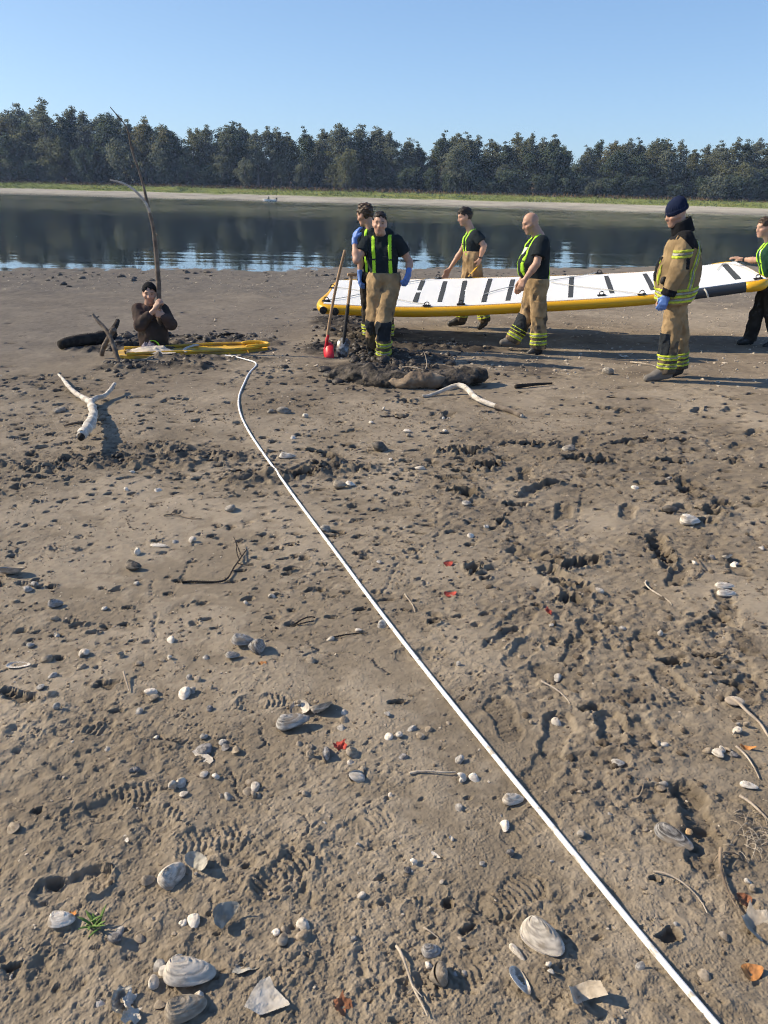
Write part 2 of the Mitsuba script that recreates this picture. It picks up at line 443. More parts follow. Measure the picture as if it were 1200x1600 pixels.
# the prints
for px, py, ang, dep, lug, dk in ((135, 1135, 1.5, .012, .012, 0), (190, 1245, 1.25, .014, .010, 0), (150, 1265, 1.1, .012, .009, 0), (240, 1272, 1.9, .010, .008, 0), (440, 1365, .75, .013, .012, 0), (115, 1385, 1.2, .03, .004, 0), (655, 1022, 1.5, .014, .012, 0), (410, 1097, 1.4, .012, .012, 0),
                                  (920, 985, .2, .022, .010, .3), (870, 1005, 1.3, .014, .012, 0), (1000, 1010, .5, .016, .010, .2), (1165, 1005, .1, .012, .010, .5), (1030, 1000, 2.4, .018, .010, .2), (980, 1090, 1.5, .014, .010, .35), (1060, 1100, 1.6, .012, .010, .2),
                                  (955, 1140, .2, .026, .004, .1), (1000, 1150, .1, .016, .006, .3), (1080, 1260, .15, .028, .006, .3), (1050, 1240, 1.4, .018, .008, .4), (910, 930, .3, .024, .010, .5), (1100, 1330, .4, .02, .006, .3), (800, 1400, 1.0, .012, .008, .2), (850, 1200, .6, .01, .008, .2),
                                  (880, 800, .2, .03, .006, .5), (980, 800, .4, .03, .006, .5), (1060, 900, .5, .03, .008, .4), (820, 740, .1, .04, .005, .6), (905, 690, .3, .035, .005, .6), (1150, 700, .6, .03, .005, .5), (1090, 760, -.3, .03, .006, .5), (700, 650, .2, .04, 0, .6), (1150, 880, .2, .02, .008, .4),
                                  (520, 720, .3, .025, .005, .5), (460, 735, .5, .025, .005, .5), (700, 1530, 1.2, .012, .008, .1), (570, 1290, .9, .008, .007, 0), (330, 1310, 1.2, .010, .008, 0), (940, 1190, 1.5, .014, .004, .3), (830, 1290, 1.0, .008, .006, 0)):
    footprint(G(px, py)[:2], ang, 0.21 if py > 980 else .3, dep * (.6 if py > 980 else .55), lug * .6, 0.019, dk)
for _ in range(26):
    c = G(rng.uniform(760, 1190), 640 + 560 * rng.random() ** 1.5)
    footprint(c[:2], rng.normal(0.3, .6), .26, rng.uniform(.006, .016) * (1 + (c[1] > 3.2)), rng.uniform(.002, .006), .02, rng.uniform(.1, .55))
Zc = Z.copy()
for line in (((237, 905), (236, 930), (243, 962), (240, 985), (244, 1003)), ((600, 925), (620, 880), (655, 862), (708, 812)), ((580, 866), (650, 866), (668, 885)), ((480, 1003), (497, 1020), (480, 1022), (540, 1017), (570, 1025)), ((500, 912), (478, 900), (515, 890), (530, 880)),
             ((935, 650), (900, 823), (880, 830)), ((360, 1205), (370, 1235), (378, 1250)), ((405, 1125), (415, 1160), (400, 1170)), ((870, 830), (915, 812), (920, 805)), ((585, 1030), (600, 1050), (615, 1055)), ((740, 1085), (745, 1060), (760, 1045)), ((470, 1270), (480, 1300), (470, 1320)),
             ((300, 870), (285, 900), (290, 915)), ((655, 905), (690, 930), (700, 960)), ((20, 985), (120, 980), (180, 968)), ((240, 1150), (285, 1160), (305, 1158)), ((860, 945), (880, 925), (930, 920)), ((940, 870), (1010, 862), (1012, 850))):
    cut(line, rng.uniform(.007, .012), rng.uniform(.0028, .0042) * (1 + max(0, G(*line[0])[1] - 2.5) * .25))
# the pit round the standing man, and where the ground is pressed under logs and boots
for px, py, rad in ((515, 562, .30), (534, 556, .26)):
    def level(u, v, sl, rad=rad):
        w = .85 * (1 - smooth01(.5, 1.0, np.hypot(u, v) / rad))
        Z[sl] = Z[sl] * (1 - w) + (base_z(X[sl], Y[sl]) + .01 * n_small[sl] * 2) * w
    stamp(G(px, py)[:2], rad, level)
hc = G(236, 543)
pit(hc[:2], 0.34, 0.22, 0, 1.0, 0.15, 0.8)


def ground(x, y):
    """height of the beach at x, y (numbers or arrays)"""
    r, t = np.hypot(x, y), np.arctan2(x, y)
    i = np.clip(np.searchsorted(RR, r) - 1, 0, len(RR) - 2)
    j = np.clip(np.searchsorted(TH, t) - 1, 0, len(TH) - 2)
    a, b = (r - RR[i]) / (RR[i + 1] - RR[i]), (t - TH[j]) / (TH[j + 1] - TH[j])
    return (Z[i, j] * (1 - a) + Z[i + 1, j] * a) * (1 - b) + (Z[i, j + 1] * (1 - a) + Z[i + 1, j + 1] * a) * b


def gp(px, py, up=0.0):
    c = G(px, py)
    return np.array([c[0], c[1], float(ground(c[0], c[1])) + up])


def scale_at(px, py):
    """metres per photograph pixel on the beach there"""
    return float(np.dot(G(px, py) - EYE, FW)) / FOCAL


nr, nt = X.shape
i, j = np.meshgrid(np.arange(nr - 1), np.arange(nt - 1), indexing='ij')
i, j = i.ravel(), j.ravel()
quads = np.stack([i * nt + j, i * nt + j + 1, (i + 1) * nt + j + 1, (i + 1) * nt + j], 1)
bv = np.stack([X, Y, Z], -1).reshape(-1, 3)
scene['mud_skin'] = {'type': 'bumpmap', 'arbitrary': proc(lambda p, n, uv: mikit.fbm(p.x * 170, p.y * 170, p.z * 170, 3), 0.0012), 'scale': 0.007,
                     'b': {'type': 'principled', 'base_color': {'type': 'mesh_attribute', 'name': 'vertex_color'}, 'roughness': 0.82, 'specular': 0.2}}
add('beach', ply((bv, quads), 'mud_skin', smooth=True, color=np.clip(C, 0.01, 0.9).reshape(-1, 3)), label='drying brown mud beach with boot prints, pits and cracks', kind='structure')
# ------------------------------------------------------------------ the lake and its far bank
WZ = -0.585
FAR = lambda x: 233 - 0.15 * x                         # y of the far waterline
scene['lake_water'] = {'type': 'principled', 'base_color': {'type': 'rgb', 'value': [0.008, 0.013, 0.016]}, 'roughness': 0.03, 'specular': 0.5}
# long low ripples as real waves: glassy near the beach, a breeze further out
wy = np.r_[15.0, np.arange(19.0, 120, .16), np.arange(120, 262, .12), 330.0]
wx = np.r_[-420, np.linspace(-150, 150, 150), 420.0]
xg, yg = np.meshgrid(wx, wy, indexing='ij')
P_ = np.stack([xg, yg, 0 * xg], -1)
breeze = (.50 + 2.0 * smooth01(30, 150, yg) + 1.8 * smooth01(120, 210, yg)) * (.6 + .8 * fbm(P_ * [.012, .03, 1], 2, 81))
hw_ = .017 * (fbm(P_ * [.10, .85, 1], 3, 82) - .5) + .006 * (fbm(P_ * [.25, 2.6, 1], 2, 83) - .5)
zw = WZ + hw_ * breeze
i, j = np.meshgrid(np.arange(len(wx) - 1), np.arange(len(wy) - 1), indexing='ij'); i, j = i.ravel(), j.ravel(); n_ = len(wy)
add('lake_surface', ply((np.stack([xg, yg, zw], -1).reshape(-1, 3), np.stack([i * n_ + j, (i + 1) * n_ + j, (i + 1) * n_ + j + 1, i * n_ + j + 1], 1)), 'lake_water', smooth=True), label='still dark lake water reflecting the trees and the sky', kind='structure')
UX, UY = unit([1, -0.15, 0]), unit([0.15, 1, 0])


def bank_pt(u, v, z):
    """u metres along the far waterline, v metres inland"""
    return np.array([0, 233, 0.0]) + UX * u + UY * v + np.array([0, 0, z])


def bank_z(u, v):
    return WZ + np.interp(v, [-12, 0, 4, 13, 17, 27, 34, 72, 92, 400], [-1.2, 0, .75, 1.75, 2.1, 3.5, 3.8, 4.2, 8.5, 9.5]) + (0.25 * (fbm(np.stack([u * .06, v * .15, u * 0], -1), 3, 71) - .5)) * np.clip((v + 2) / 8, 0, 1)


us = np.r_[np.linspace(-700, -190, 20)[:-1], np.linspace(-190, 190, 320), np.linspace(190, 700, 20)[1:]]
vs = np.r_[-14, -6, np.linspace(-3, 36, 70), np.linspace(40, 420, 20)]
ug, vg = np.meshgrid(us, vs, indexing='ij')
zg = bank_z(ug, vg) + 0.12 * (fbm(np.stack([ug * .9, vg * .9, ug * 0], -1), 2, 72) - .5) + 0.25 * (fbm(np.stack([ug * .5, vg * 1.2, ug * 0], -1), 2, 73) - .5) * smooth01(14, 17, vg)
bp = np.array([0, 233, 0.0]) + ug[..., None] * UX + vg[..., None] * UY + np.stack([0 * zg, 0 * zg, zg], -1)
n1 = fbm(np.stack([ug * .08, vg * .3, ug * 0], -1), 3, 74) - .5
n2 = fbm(np.stack([ug * .7, vg * .9, ug * 0], -1), 3, 75) - .5
edge = 11.5 + 6 * n1
gr = smooth01(-1, 1.2, vg - edge)
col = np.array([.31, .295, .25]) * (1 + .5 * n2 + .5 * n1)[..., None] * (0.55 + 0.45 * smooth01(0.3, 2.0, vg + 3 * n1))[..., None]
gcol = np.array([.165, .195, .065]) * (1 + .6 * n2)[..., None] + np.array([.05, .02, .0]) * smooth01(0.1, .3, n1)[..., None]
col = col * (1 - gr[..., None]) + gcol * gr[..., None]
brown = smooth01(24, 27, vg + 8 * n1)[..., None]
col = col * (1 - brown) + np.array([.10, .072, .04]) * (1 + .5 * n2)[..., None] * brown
nu, nv = ug.shape
i, j = np.meshgrid(np.arange(nu - 1), np.arange(nv - 1), indexing='ij'); i, j = i.ravel(), j.ravel()
q = np.stack([i * nv + j, (i + 1) * nv + j, (i + 1) * nv + j + 1, i * nv + j + 1], 1)
scene['bank_ground'] = {'type': 'twosided', 'b': {'type': 'principled', 'base_color': {'type': 'mesh_attribute', 'name': 'vertex_color'}, 'roughness': 0.9, 'specular': 0.1}}
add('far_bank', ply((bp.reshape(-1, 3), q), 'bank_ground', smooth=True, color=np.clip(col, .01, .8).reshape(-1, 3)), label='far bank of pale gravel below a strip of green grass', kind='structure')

# grass blades and weeds standing on the far bank
def blades(n, h0, h1, v0, v1, seed):
    r = np.random.default_rng(seed)
    u, v = r.uniform(-160, 160, n), r.uniform(v0, v1, n)
    base = np.array([0, 233, 0.0]) + u[:, None] * UX + v[:, None] * UY
    base[:, 2] = bank_z(u, v) - 0.05
    h = r.uniform(h0, h1, n) * (0.5 + fbm(np.stack([u * .1, v * .1, u * 0], -1), 2, seed))
    a = r.uniform(0, 6.28, n)
    s = np.stack([np.cos(a), np.sin(a), 0 * a], 1) * (0.25 * h)[:, None]
    tip = base + np.stack([r.normal(0, .2, n) * h, r.normal(0, .2, n) * h, h], 1)
    v_ = np.stack([base - s, base + s, tip], 1).reshape(-1, 3)
    return tm(v_, np.arange(3 * n).reshape(-1, 3))


diffuse('bank_grass_blade', (.17, .20, .07), .9, .1)
diffuse('bank_weed', (.12, .085, .05), .9, .1)
add('bank_grass', ply(blades(14000, .25, .6, 11.5, 28, 76), 'bank_grass_blade'), label='green grass along the far bank below the trees', cat='grass', kind='stuff')
add('bank_weeds', ply(blades(5000, .4, 1.0, 24, 31, 77), 'bank_weed'), label='rusty brown weeds at the foot of the far trees', cat='weeds', kind='stuff')

# ---- trees
def leaf_cloud(cs, rs, per, size, r):
    """leaf sprays scattered through clumps with centres cs and radii rs"""
    ps, ns = [], []
    for c, q in zip(cs, rs):
        n = max(8, int(per * q ** 2))
        d = r.normal(size=(n, 3)); d /= np.linalg.norm(d, axis=1, keepdims=True)
        ps.append(c + d * (q * np.abs(r.normal(.72, .28, (n, 1)))) * [1, 1, .9])
        ns.append(d + r.normal(0, .7, (n, 3)))
    p, n = np.vstack(ps), np.vstack(ns)
    n /= np.linalg.norm(n, axis=1, keepdims=True)
    a = np.cross(n, r.normal(size=n.shape)); a /= np.linalg.norm(a, axis=1, keepdims=True)
    b = np.cross(n, a)
    s = (size * r.uniform(.5, 1.25, len(p)))[:, None]
    v = np.stack([p - a * s, p + b * s * .55, p + a * s, p - b * s * .55], 1).reshape(-1, 3)
    k = np.arange(len(p))[:, None] * 4
    return tm(v, np.vstack([k + [0, 1, 2], k + [0, 2, 3]]))


def grow(seed, H, spread, bare, clump, per, size, lean=0.0):
    r = np.random.default_rng(seed)
    trunk = np.array([[0, 0, -.5], [r.normal(0, .2), r.normal(0, .2), H * .35], [r.normal(0, .5) + lean, r.normal(0, .4), H * .7], [r.normal(0, .7) + lean * 2, r.normal(0, .5), H * .97]])
    sp = CubicSpline([0, .35, .7, 1], trunk)
    wood = [tube(trunk, [H * .019 + .06, H * .014 + .04, H * .008 + .03, .03], 6, .15, .8, seed, 12)]
    cs, rs = [], []
    n = int(12 + H * 1.15)
    for i in range(n):
        t = bare + (1 - bare) * (i + r.uniform(0, 1)) / n
        a = i * 2.4 + r.normal(0, .5)
        prof = math.sin(math.pi * min(1, (t - bare) / (1 - bare) * .82 + .18)) ** .7
        L = spread * prof * r.uniform(.45, 1.1)
        p0 = sp(t * .92)
        p1 = p0 + [math.cos(a) * L, math.sin(a) * L, L * r.uniform(.35, 1.0)]
        wood.append(tube([p0, (p0 + p1) / 2 + [0, 0, -.1 * L], p1], [.035 + .035 * H / 20, .04, .02], 5, 0, 1, 0, 6))
        cs.append(p1); rs.append(clump * r.uniform(.6, 1.15) * (.6 + .5 * prof))
        if r.random() < .75:
            cs.append(p0 + (p1 - p0) * r.uniform(.3, .8) + r.normal(0, .4, 3)); rs.append(clump * r.uniform(.4, .8))
    cs.append(sp(1.0)); rs.append(clump * .55)
    for _ in range(6):
        cs.append(sp(r.uniform(.82, 1.03)) + r.normal(0, .4, 3)); rs.append(clump * r.uniform(.25, .5))
    return join(wood), leaf_cloud(cs, rs, per, size, r)


def leaf_mat(name, rgb, tr=0.5):
    bsdf(name, {'type': 'principledthin', 'base_color': {'type': 'rgb', 'value': list(rgb)}, 'roughness': 0.7, 'diff_trans': 1.0, 'spec_trans': 0.0})


LEAF = ['leaves_grey_green', 'leaves_dark_green', 'leaves_olive', 'leaves_yellowed']
for n, c in zip(LEAF, ((.190, .215, .160), (.110, .145, .105), (.195, .210, .130), (.22, .215, .125))):
    leaf_mat(n, c)
diffuse('tree_bark', (.14, .13, .12), .9, .1)
TALL = [grow(100 + s, 18.0, 1.9 + .45 * (s % 3), .22 + .06 * (s % 4), 1.25, 90, .255, .6 * (s % 3 - 1)) for s in range(10)]
WIDE = [grow(150 + s, 12.0, 3.4, .06, 1.6, 50, .33) for s in range(5)]
BUSH = [grow(180 + s, 5.0, 2.3, .05, 1.35, 70, .31) for s in range(4)]
TALL, WIDE, BUSH = [[(ply(a, 'tree_bark', smooth=50), ply(b, None)) for a, b in k] for k in (TALL, WIDE, BUSH)]


def top_px(px):
    """height of the treetops in the photograph"""
    return np.interp(px, [-80, 0, 35, 75, 110, 130, 190, 240, 290, 330, 350, 400, 440, 480, 545, 580, 620, 640, 720, 760, 820, 850, 885, 900, 945, 990, 1040, 1085, 1120, 1165, 1290],
                     [170, 178, 165, 157, 185, 165, 178, 183, 200, 196, 190, 193, 196, 203, 196, 199, 205, 212, 202, 214, 206, 200, 232, 230, 212, 212, 218, 232, 222, 216, 218])


def plant(kind, protos, u, v, h, h_proto, leaf, label, group, r, wide=1.0):
    k = int(r.integers(len(protos)))
    b = bank_pt(u, v, 0); b[2] = float(bank_z(np.array([u]), np.array([v]))[0]) - .05
    s = h / h_proto
    w = s * wide * r.uniform(.9, 1.15)
    M = T().translate(b.tolist()).rotate([0, 0, 1], float(r.uniform(0, 360))).scale([w, w, s])
    hue = {'leaves_grey_green': 'grey green', 'leaves_dark_green': 'dark green', 'leaves_olive': 'olive green', 'leaves_yellowed': 'yellowing'}[leaf]
    t = thing(kind, f'{hue} {label}', 'bush' if kind == 'bush' else 'tree', f'{hue} {group}')
    add('trunk', {**protos[k][0], 'to_world': M}, t)
    add('crown', {**protos[k][1], 'bsdf': {'type': 'ref', 'id': leaf}, 'to_world': M}, t)
    return t


r = np.random.default_rng(5)
GT = 'trees of the wood along the far bank'
def at_bank(px, v):
    """u on the far bank under photograph column px, for a line v metres inland"""
    d = ray(px, 306.0); d = d / d[1]
    # solve EYE + t d = (0, 233) + u UX + v UY in the plane
    A = np.array([[d[0], -UX[0]], [d[1], -UX[1]]])
    b = np.array([UY[0] * v, 233 + UY[1] * v])
    t, u = np.linalg.solve(A, b)
    return u, t


def height_for(px, v, ptop):
    u, t = at_bank(px, v)
    p = at(px, ptop, EYE[1] + t * 1.0)
    return u, p[2] - float(bank_z(np.array([u]), np.array([v]))[0])


# back row: fills the wood
for px in np.arange(-70, 1290, 30):
    p, v = px + r.uniform(-9, 9), r.uniform(48, 62)
    u, h = height_for(p, v, top_px(p) + r.uniform(6, 34))
    w_ = r.random() < .5
    plant('tree', WIDE if w_ else TALL, u, v, h * (.8 if w_ else 1), 12.0 if w_ else 18.0, LEAF[int(r.choice([0, 1, 1, 2]))], 'tree deep in the wood on the far bank', GT, r, 1.45)
# middle row: the tops that make the skyline
SKY_TREES = []
for px in np.arange(-60, 1280, 15):
    p, v = px + r.uniform(-7, 7), r.uniform(36, 46)
    u, h = height_for(p, v, top_px(p) - 4 + abs(r.normal(0, 9)))
    k_ = plant('tree', TALL, u, v, h * 1.0, 18.0, LEAF[int(r.choice([0, 0, 1, 2, 3], p=[.3, .25, .2, .2, .05]))], 'tall tree in the skyline of the wood on the far bank', 'skyline trees of the far wood', r, 1.3)
    SKY_TREES.append((p, k_))
for px, what in ((5, 'tall tree at the left end of the far wood'), (78, 'tallest tree of the far wood, left of the tall branch'), (190, 'skyline tree straight behind the tip of the tall branch'), (248, 'skyline tree just right of the tall branch'), (420, 'skyline tree straight above the small motor boat'),
                 (485, 'skyline tree between the motor boat and the two shovels'), (570, 'skyline tree straight above the curly haired man'), (655, 'skyline tree between the man with the raised arm and the strap holder'), (730, 'skyline tree straight above the dark haired man behind the board'),
                 (835, 'skyline tree straight above the bald man'), (868, 'last tall tree left of the dip in the far skyline'), (925, 'first tree right of the dip in the far skyline'), (985, 'broad tree between the dip in the skyline and the man in the cap'), (1058, 'skyline tree straight above the man in the navy cap'), (1125, 'skyline tree right of the man in the navy cap'), (1192, 'skyline tree above the man at the right end of the board')):
    k_ = min(SKY_TREES, key=lambda q: abs(q[0] - px) + (0 if 'group' in labels[q[1]] else 999))[1]
    labels[k_]['label'] = what; labels[k_].pop('group', None)
# front row: lower, dark
for px in np.arange(-60, 1280, 38):
    p, v = px + r.uniform(-12, 12), r.uniform(31, 36)
    right = p > 690
    u, h = height_for(p, v, top_px(p) + r.uniform(30, 62) - (14 if right else 0))
    plant('tree', WIDE, u, v, h, 12.0, LEAF[int(r.choice([0, 1, 1, 2]))], 'lower bushy tree at the edge of the far wood', 'lower trees at the edge of the far wood', r, 1.15)
for px in np.arange(-60, 1280, 17):
    p, v = px + r.uniform(-9, 9), (r.uniform(28.5, 32) if px > 690 else r.uniform(33, 44))
    u, t = at_bank(p, v)
    plant('bush', BUSH, u, v, r.uniform(2.6, 6.5), 5.0, LEAF[int(r.choice([0, 1, 1]))], 'rounded bush at the foot of the far wood', 'bushes at the foot of the far wood', r, 1.1)

for px in np.arange(-70, 1290, 26):
    u, t = at_bank(px + r.uniform(-9, 9), 68)
    plant('bush', BUSH, u, r.uniform(64, 72), r.uniform(7, 10), 5.0, LEAF[1], 'undergrowth bush deep in the far wood', 'undergrowth deep in the far wood', r, 1.0)

# ---- the small boat by the far bank
bu, bt = at_bank(421, -1.5)
bc = bank_pt(bu, -1.5, WZ)
hull = []
for s in np.linspace(-1, 1, 13):
    w = .72 * (1 - max(0, s) ** 3 * .95); z = .12 * max(0, s) ** 2
    hull.append([[s * 2.0, -w, .5 + z], [s * 2.0, -w * .7, .05], [s * 2.0, 0, -.12 + z], [s * 2.0, w * .7, .05], [s * 2.0, w, .5 + z], [s * 2.0, w * .85, .46 + z], [s * 2.0, 0, .2], [s * 2.0, -w * .85, .46 + z]])
hv = np.array(hull).reshape(-1, 3)
hf = [[a * 8 + b, a * 8 + (b + 1) % 8, (a + 1) * 8 + (b + 1) % 8, (a + 1) * 8 + b] for a in range(12) for b in range(8)]
capf = [[0, k, k + 1] for k in range(1, 7)] + [[96, 96 + k + 1, 96 + k] for k in range(1, 7)]
hf = np.array([q_ for a in hf for q_ in ([a[0], a[1], a[2]], [a[0], a[2], a[3]])] + capf)
BT = T().translate(bc.tolist()).rotate([0, 0, 1], 172)
diffuse('boat_white', (.75, .75, .74), .4, .5)
diffuse('boat_dark', (.03, .032, .035), .5, .4)
bo = thing('motor_boat', 'small white motor boat with a dark outboard by the far bank', 'boat')
add('hull', {**ply(tm(hv, hf), 'boat_white', smooth=40), 'to_world': BT}, bo)
add('outboard_motor', {**ply(join([boxm([-2.15, 0, .75], [.35, .3, .4]), boxm([-2.15, 0, .25], [.12, .1, .9]), tube([[-2.0, 0, .8], [-1.5, .1, .85]], .03, 6)]), 'boat_dark', smooth=30), 'to_world': BT}, bo)
add('bench', {**ply(boxm([.1, 0, .42], [.3, 1.2, .05]), 'boat_white'), 'to_world': BT}, bo)
bpz = [cone([.2, -.1, .5], [.2, .1, .5], .13), cone([.2, 0, .55], [.25, 0, .95], .15, .18), cone([.25, -.17, .98], [.25, .17, .98], .07), cone([.25, 0, 1.0], [.28, 0, 1.2], .06), ell([.3, 0, 1.27], np.eye(3), [.1, .085, .125]),
       cone([.25, .2, .95], [.4, .25, .7], .055, .045), cone([.4, .25, .7], [.62, .1, .66], .045, .035), cone([.25, -.2, .95], [.1, -.26, .7], .055, .045), cone([.1, -.26, .7], [.35, -.2, .6], .045, .035),
       cone([.2, .1, .5], [.65, .13, .55], .085, .06), cone([.65, .13, .55], [.62, .13, .2], .06, .045), cone([.2, -.1, .5], [.65, -.13, .55], .085, .06), cone([.65, -.13, .55], [.62, -.13, .2], .06, .045)]
diffuse('boater_clothes', (.035, .05, .042), .9, .1)
add('person', {**ply(nets(*sdf_grid(bpz, .03)), 'boater_clothes', smooth=True), 'to_world': BT}, label='distant person in dark clothes sitting in the small boat', cat='person')
# ------------------------------------------------------------------ the inflatable rescue path carried by the crew
NEAR_TOP = [(504, 476), (560, 479), (640, 481), (720, 479.5), (810, 475), (900, 470), (960, 466), (1020, 461), (1092, 452), (1150, 444), (1200, 436.5)]
FAR_TOP = [(529, 437), (580, 436.5), (650, 435.5), (720, 434), (800, 432), (880, 430), (940, 427.5), (990, 425), (1040, 421), (1095, 414.5), (1147, 408)]
YN, YF = 10.55, 12.0
def dense(l, Y, n=61):
    p = np.array([at(*q, Y) for q in l])
    s = np.linspace(0, 1, len(p))
    return CubicSpline(s, p)(np.linspace(0, 1, n))
NT, FT = dense(NEAR_TOP, YN), dense(FAR_TOP, YF)
TH_B = 0.13
RIMR = TH_B / 2
nb = len(NT)
side = FT - NT; side /= np.linalg.norm(side, axis=1, keepdims=True)
along = np.gradient((NT + FT) / 2, axis=0); along /= np.linalg.norm(along, axis=1, keepdims=True)
upb = np.cross(along, side); upb /= np.linalg.norm(upb, axis=1, keepdims=True)
upb *= np.sign(upb[:, 2:3])


def deck(u, v, lift=0.0):
    """point of the deck: u along from 0 (left end) to 1, v across from 0 (near edge) to 1"""
    u = np.clip(u, 0, 1) * (nb - 1)
    i = np.minimum(int(u), nb - 2); f = u - i
    a = NT[i] * (1 - f) + NT[i + 1] * f; b = FT[i] * (1 - f) + FT[i + 1] * f
    return a + (b - a) * v + upb[min(i, nb - 1)] * lift


def deck_uv(px, py):
    """which point of the deck shows at this pixel"""
    best, arg = 1e9, None
    d = unit(ray(px, py))
    for u in np.linspace(0, 1, 121):
        for v in np.linspace(0, 1, 21):
            q = unit(deck(u, v) - EYE)
            e = 1 - q @ d
            if e < best:
                best, arg = e, (u, v)
    return arg


diffuse('board_white', (.74, .76, .77), .45, .4)
diffuse('board_yellow', (.72, .40, .015), .4, .45)
diffuse('board_dark', (.035, .042, .052), .45, .4)
diffuse('pad_grey', (.055, .062, .07), .8, .2)
diffuse('rubber_black', (.02, .02, .022), .6, .3)
diffuse('rope_pale', (.55, .54, .50), .9, .1)
bd = thing('inflatable_rescue_board', 'long white inflatable rescue board with a yellow rim and dark cross strips', 'rescue board')
ins = 0.05
top, bot = [], []
va = []
for k in range(nb):
    a, b = NT[k] + side[k] * ins, FT[k] - side[k] * ins
    row = [a + upb[k] * .004]
    for t in (.02, .1, .2, .3, .4, .5, .6, .7, .8, .9, .98):
        row.append(a + (b - a) * t + upb[k] * (.006 + .006 * math.sin(math.pi * t) + .003 * math.sin(k * .9) * math.sin(3 * math.pi * t)))
    row += [b + upb[k] * .004, b - upb[k] * (TH_B - .01), a - upb[k] * (TH_B - .01)]
    va.append(row)
va = np.array(va); m_ = va.shape[1]
vf = [[a * m_ + b, (a + 1) * m_ + b, (a + 1) * m_ + (b + 1) % m_, a * m_ + (b + 1) % m_] for a in range(nb - 1) for b in range(m_)]
capv = [[0, k, k + 1] for k in range(1, m_ - 1)] + [[(nb - 1) * m_, (nb - 1) * m_ + k + 1, (nb - 1) * m_ + k] for k in range(1, m_ - 1)]
vf = [q_ for a in vf for q_ in ([a[0], a[1], a[2]], [a[0], a[2], a[3]])] + capv
add('deck', ply(tm(va.reshape(-1, 3), vf), 'board_white', smooth=30), bd)
kd = int(nb * .775)
mid = lambda a, k: a[k] - upb[k] * RIMR
near_c = np.array([mid(NT, k) + side[k] * .02 for k in range(nb)])
far_c = np.array([mid(FT, k) - side[k] * .02 for k in range(nb)])
left_path = [far_c[k] for k in range(int(nb * .78), 2, -3)] + [far_c[1] + along[1] * .02, (far_c[0] * .6 + near_c[0] * .4), near_c[1] + along[1] * .02] + [near_c[k] for k in range(4, kd, 3)]
add('side_tube', ply(tube(left_path, RIMR, 14, steps=150), 'board_yellow', smooth=True), bd, 'yellow side tube running round the left end')
add('side_tube', ply(tube([near_c[k] for k in range(kd, nb - 3, 3)], RIMR * 1.02, 14), 'board_dark', smooth=True), bd, 'black side tube of the raised right section')
add('side_tube', ply(tube([far_c[k] for k in range(int(nb * .78), nb - 2, 3)], RIMR, 14), 'board_dark', smooth=True), bd)
add('end_tube', ply(tube([near_c[nb - 5], near_c[nb - 2], near_c[-1] * .75 + far_c[-1] * .25, far_c[-1] * .75 + near_c[-1] * .25, far_c[nb - 2], far_c[nb - 5]], RIMR * 1.06, 14, steps=40), 'board_yellow', smooth=True), bd, 'yellow end tube of the raised right end')


def strip(p, q, w=.045, lift=.014):
    """a pad glued across the deck between two points of the deck"""
    (u0, v0), (u1, v1) = p, q
    v = []
    for t in np.linspace(0, 1, 9):
        u, vv = u0 + (u1 - u0) * t, v0 + (v1 - v0) * t
        c = deck(u, vv); k = min(int(u * (nb - 1)), nb - 1)
        e = .9 if t in (0.0, 1.0) else 1.0
        v.append([c - along[k] * w * e + upb[k] * (lift - .012), c - along[k] * w * e * .85 + upb[k] * lift, c + along[k] * w * e * .85 + upb[k] * lift, c + along[k] * w * e + upb[k] * (lift - .012)])
    v = np.array(v)
    f = [[a * 4 + b, (a + 1) * 4 + b, (a + 1) * 4 + b + 1, a * 4 + b + 1] for a in range(8) for b in range(3)] + [[0, 1, 2, 3], [32, 35, 34, 33]]
    return (v.reshape(-1, 3), np.array(f)[:, ::-1])


for (ax_, ay_), (bx_, by_) in (((583, 441), (570, 476)), ((622, 441), (609, 475)), ((661, 440), (648.5, 474.5)), ((695, 440), (684, 474)), ((729, 439), (720, 473.5)), ((764, 438), (756, 472)), ((799, 437.5), (794, 471)), ((841, 436), (840, 469)), ((891, 434.5), (893, 465.5)), ((949, 432), (956, 460)), ((1008, 428), (1021, 454.5)), ((1066, 422), (1086, 447)), ((1131, 414), (1153, 437))):
    a, b = deck_uv(ax_, ay_), deck_uv(bx_, by_)
    add('grip_strip', ply(strip(a, b, .04 if ax_ < 1100 else .05), 'pad_grey', smooth=30), bd)
patch_px = ((562, 437.5), (620, 436.5), (684, 435.5), (730, 434), (1063, 418), (935, 427), (520, 452), (511, 472), (668, 480), (717, 478), (1004, 461), (940, 464), (1185, 437))
for px, py in patch_px:
    u, v = deck_uv(px, py)
    c = deck(u, np.clip(v, .03, .97), .016); k = min(int(u * (nb - 1)), nb - 1)
    m4 = np.eye(4); m4[:3, 0], m4[:3, 1], m4[:3, 2] = along[k], side[k], upb[k]
    a_ = np.arange(17) / 16 * 2 * np.pi
    ring = tube([c + along[k] * .03 * math.cos(x) + upb[k] * (.025 + .025 * math.sin(x)) for x in a_], .006, 6, steps=24)
    add('rope_eye', ply(join([boxm(c, [.11, .05, .012], m4), ring]), 'rubber_black', smooth=30), bd)
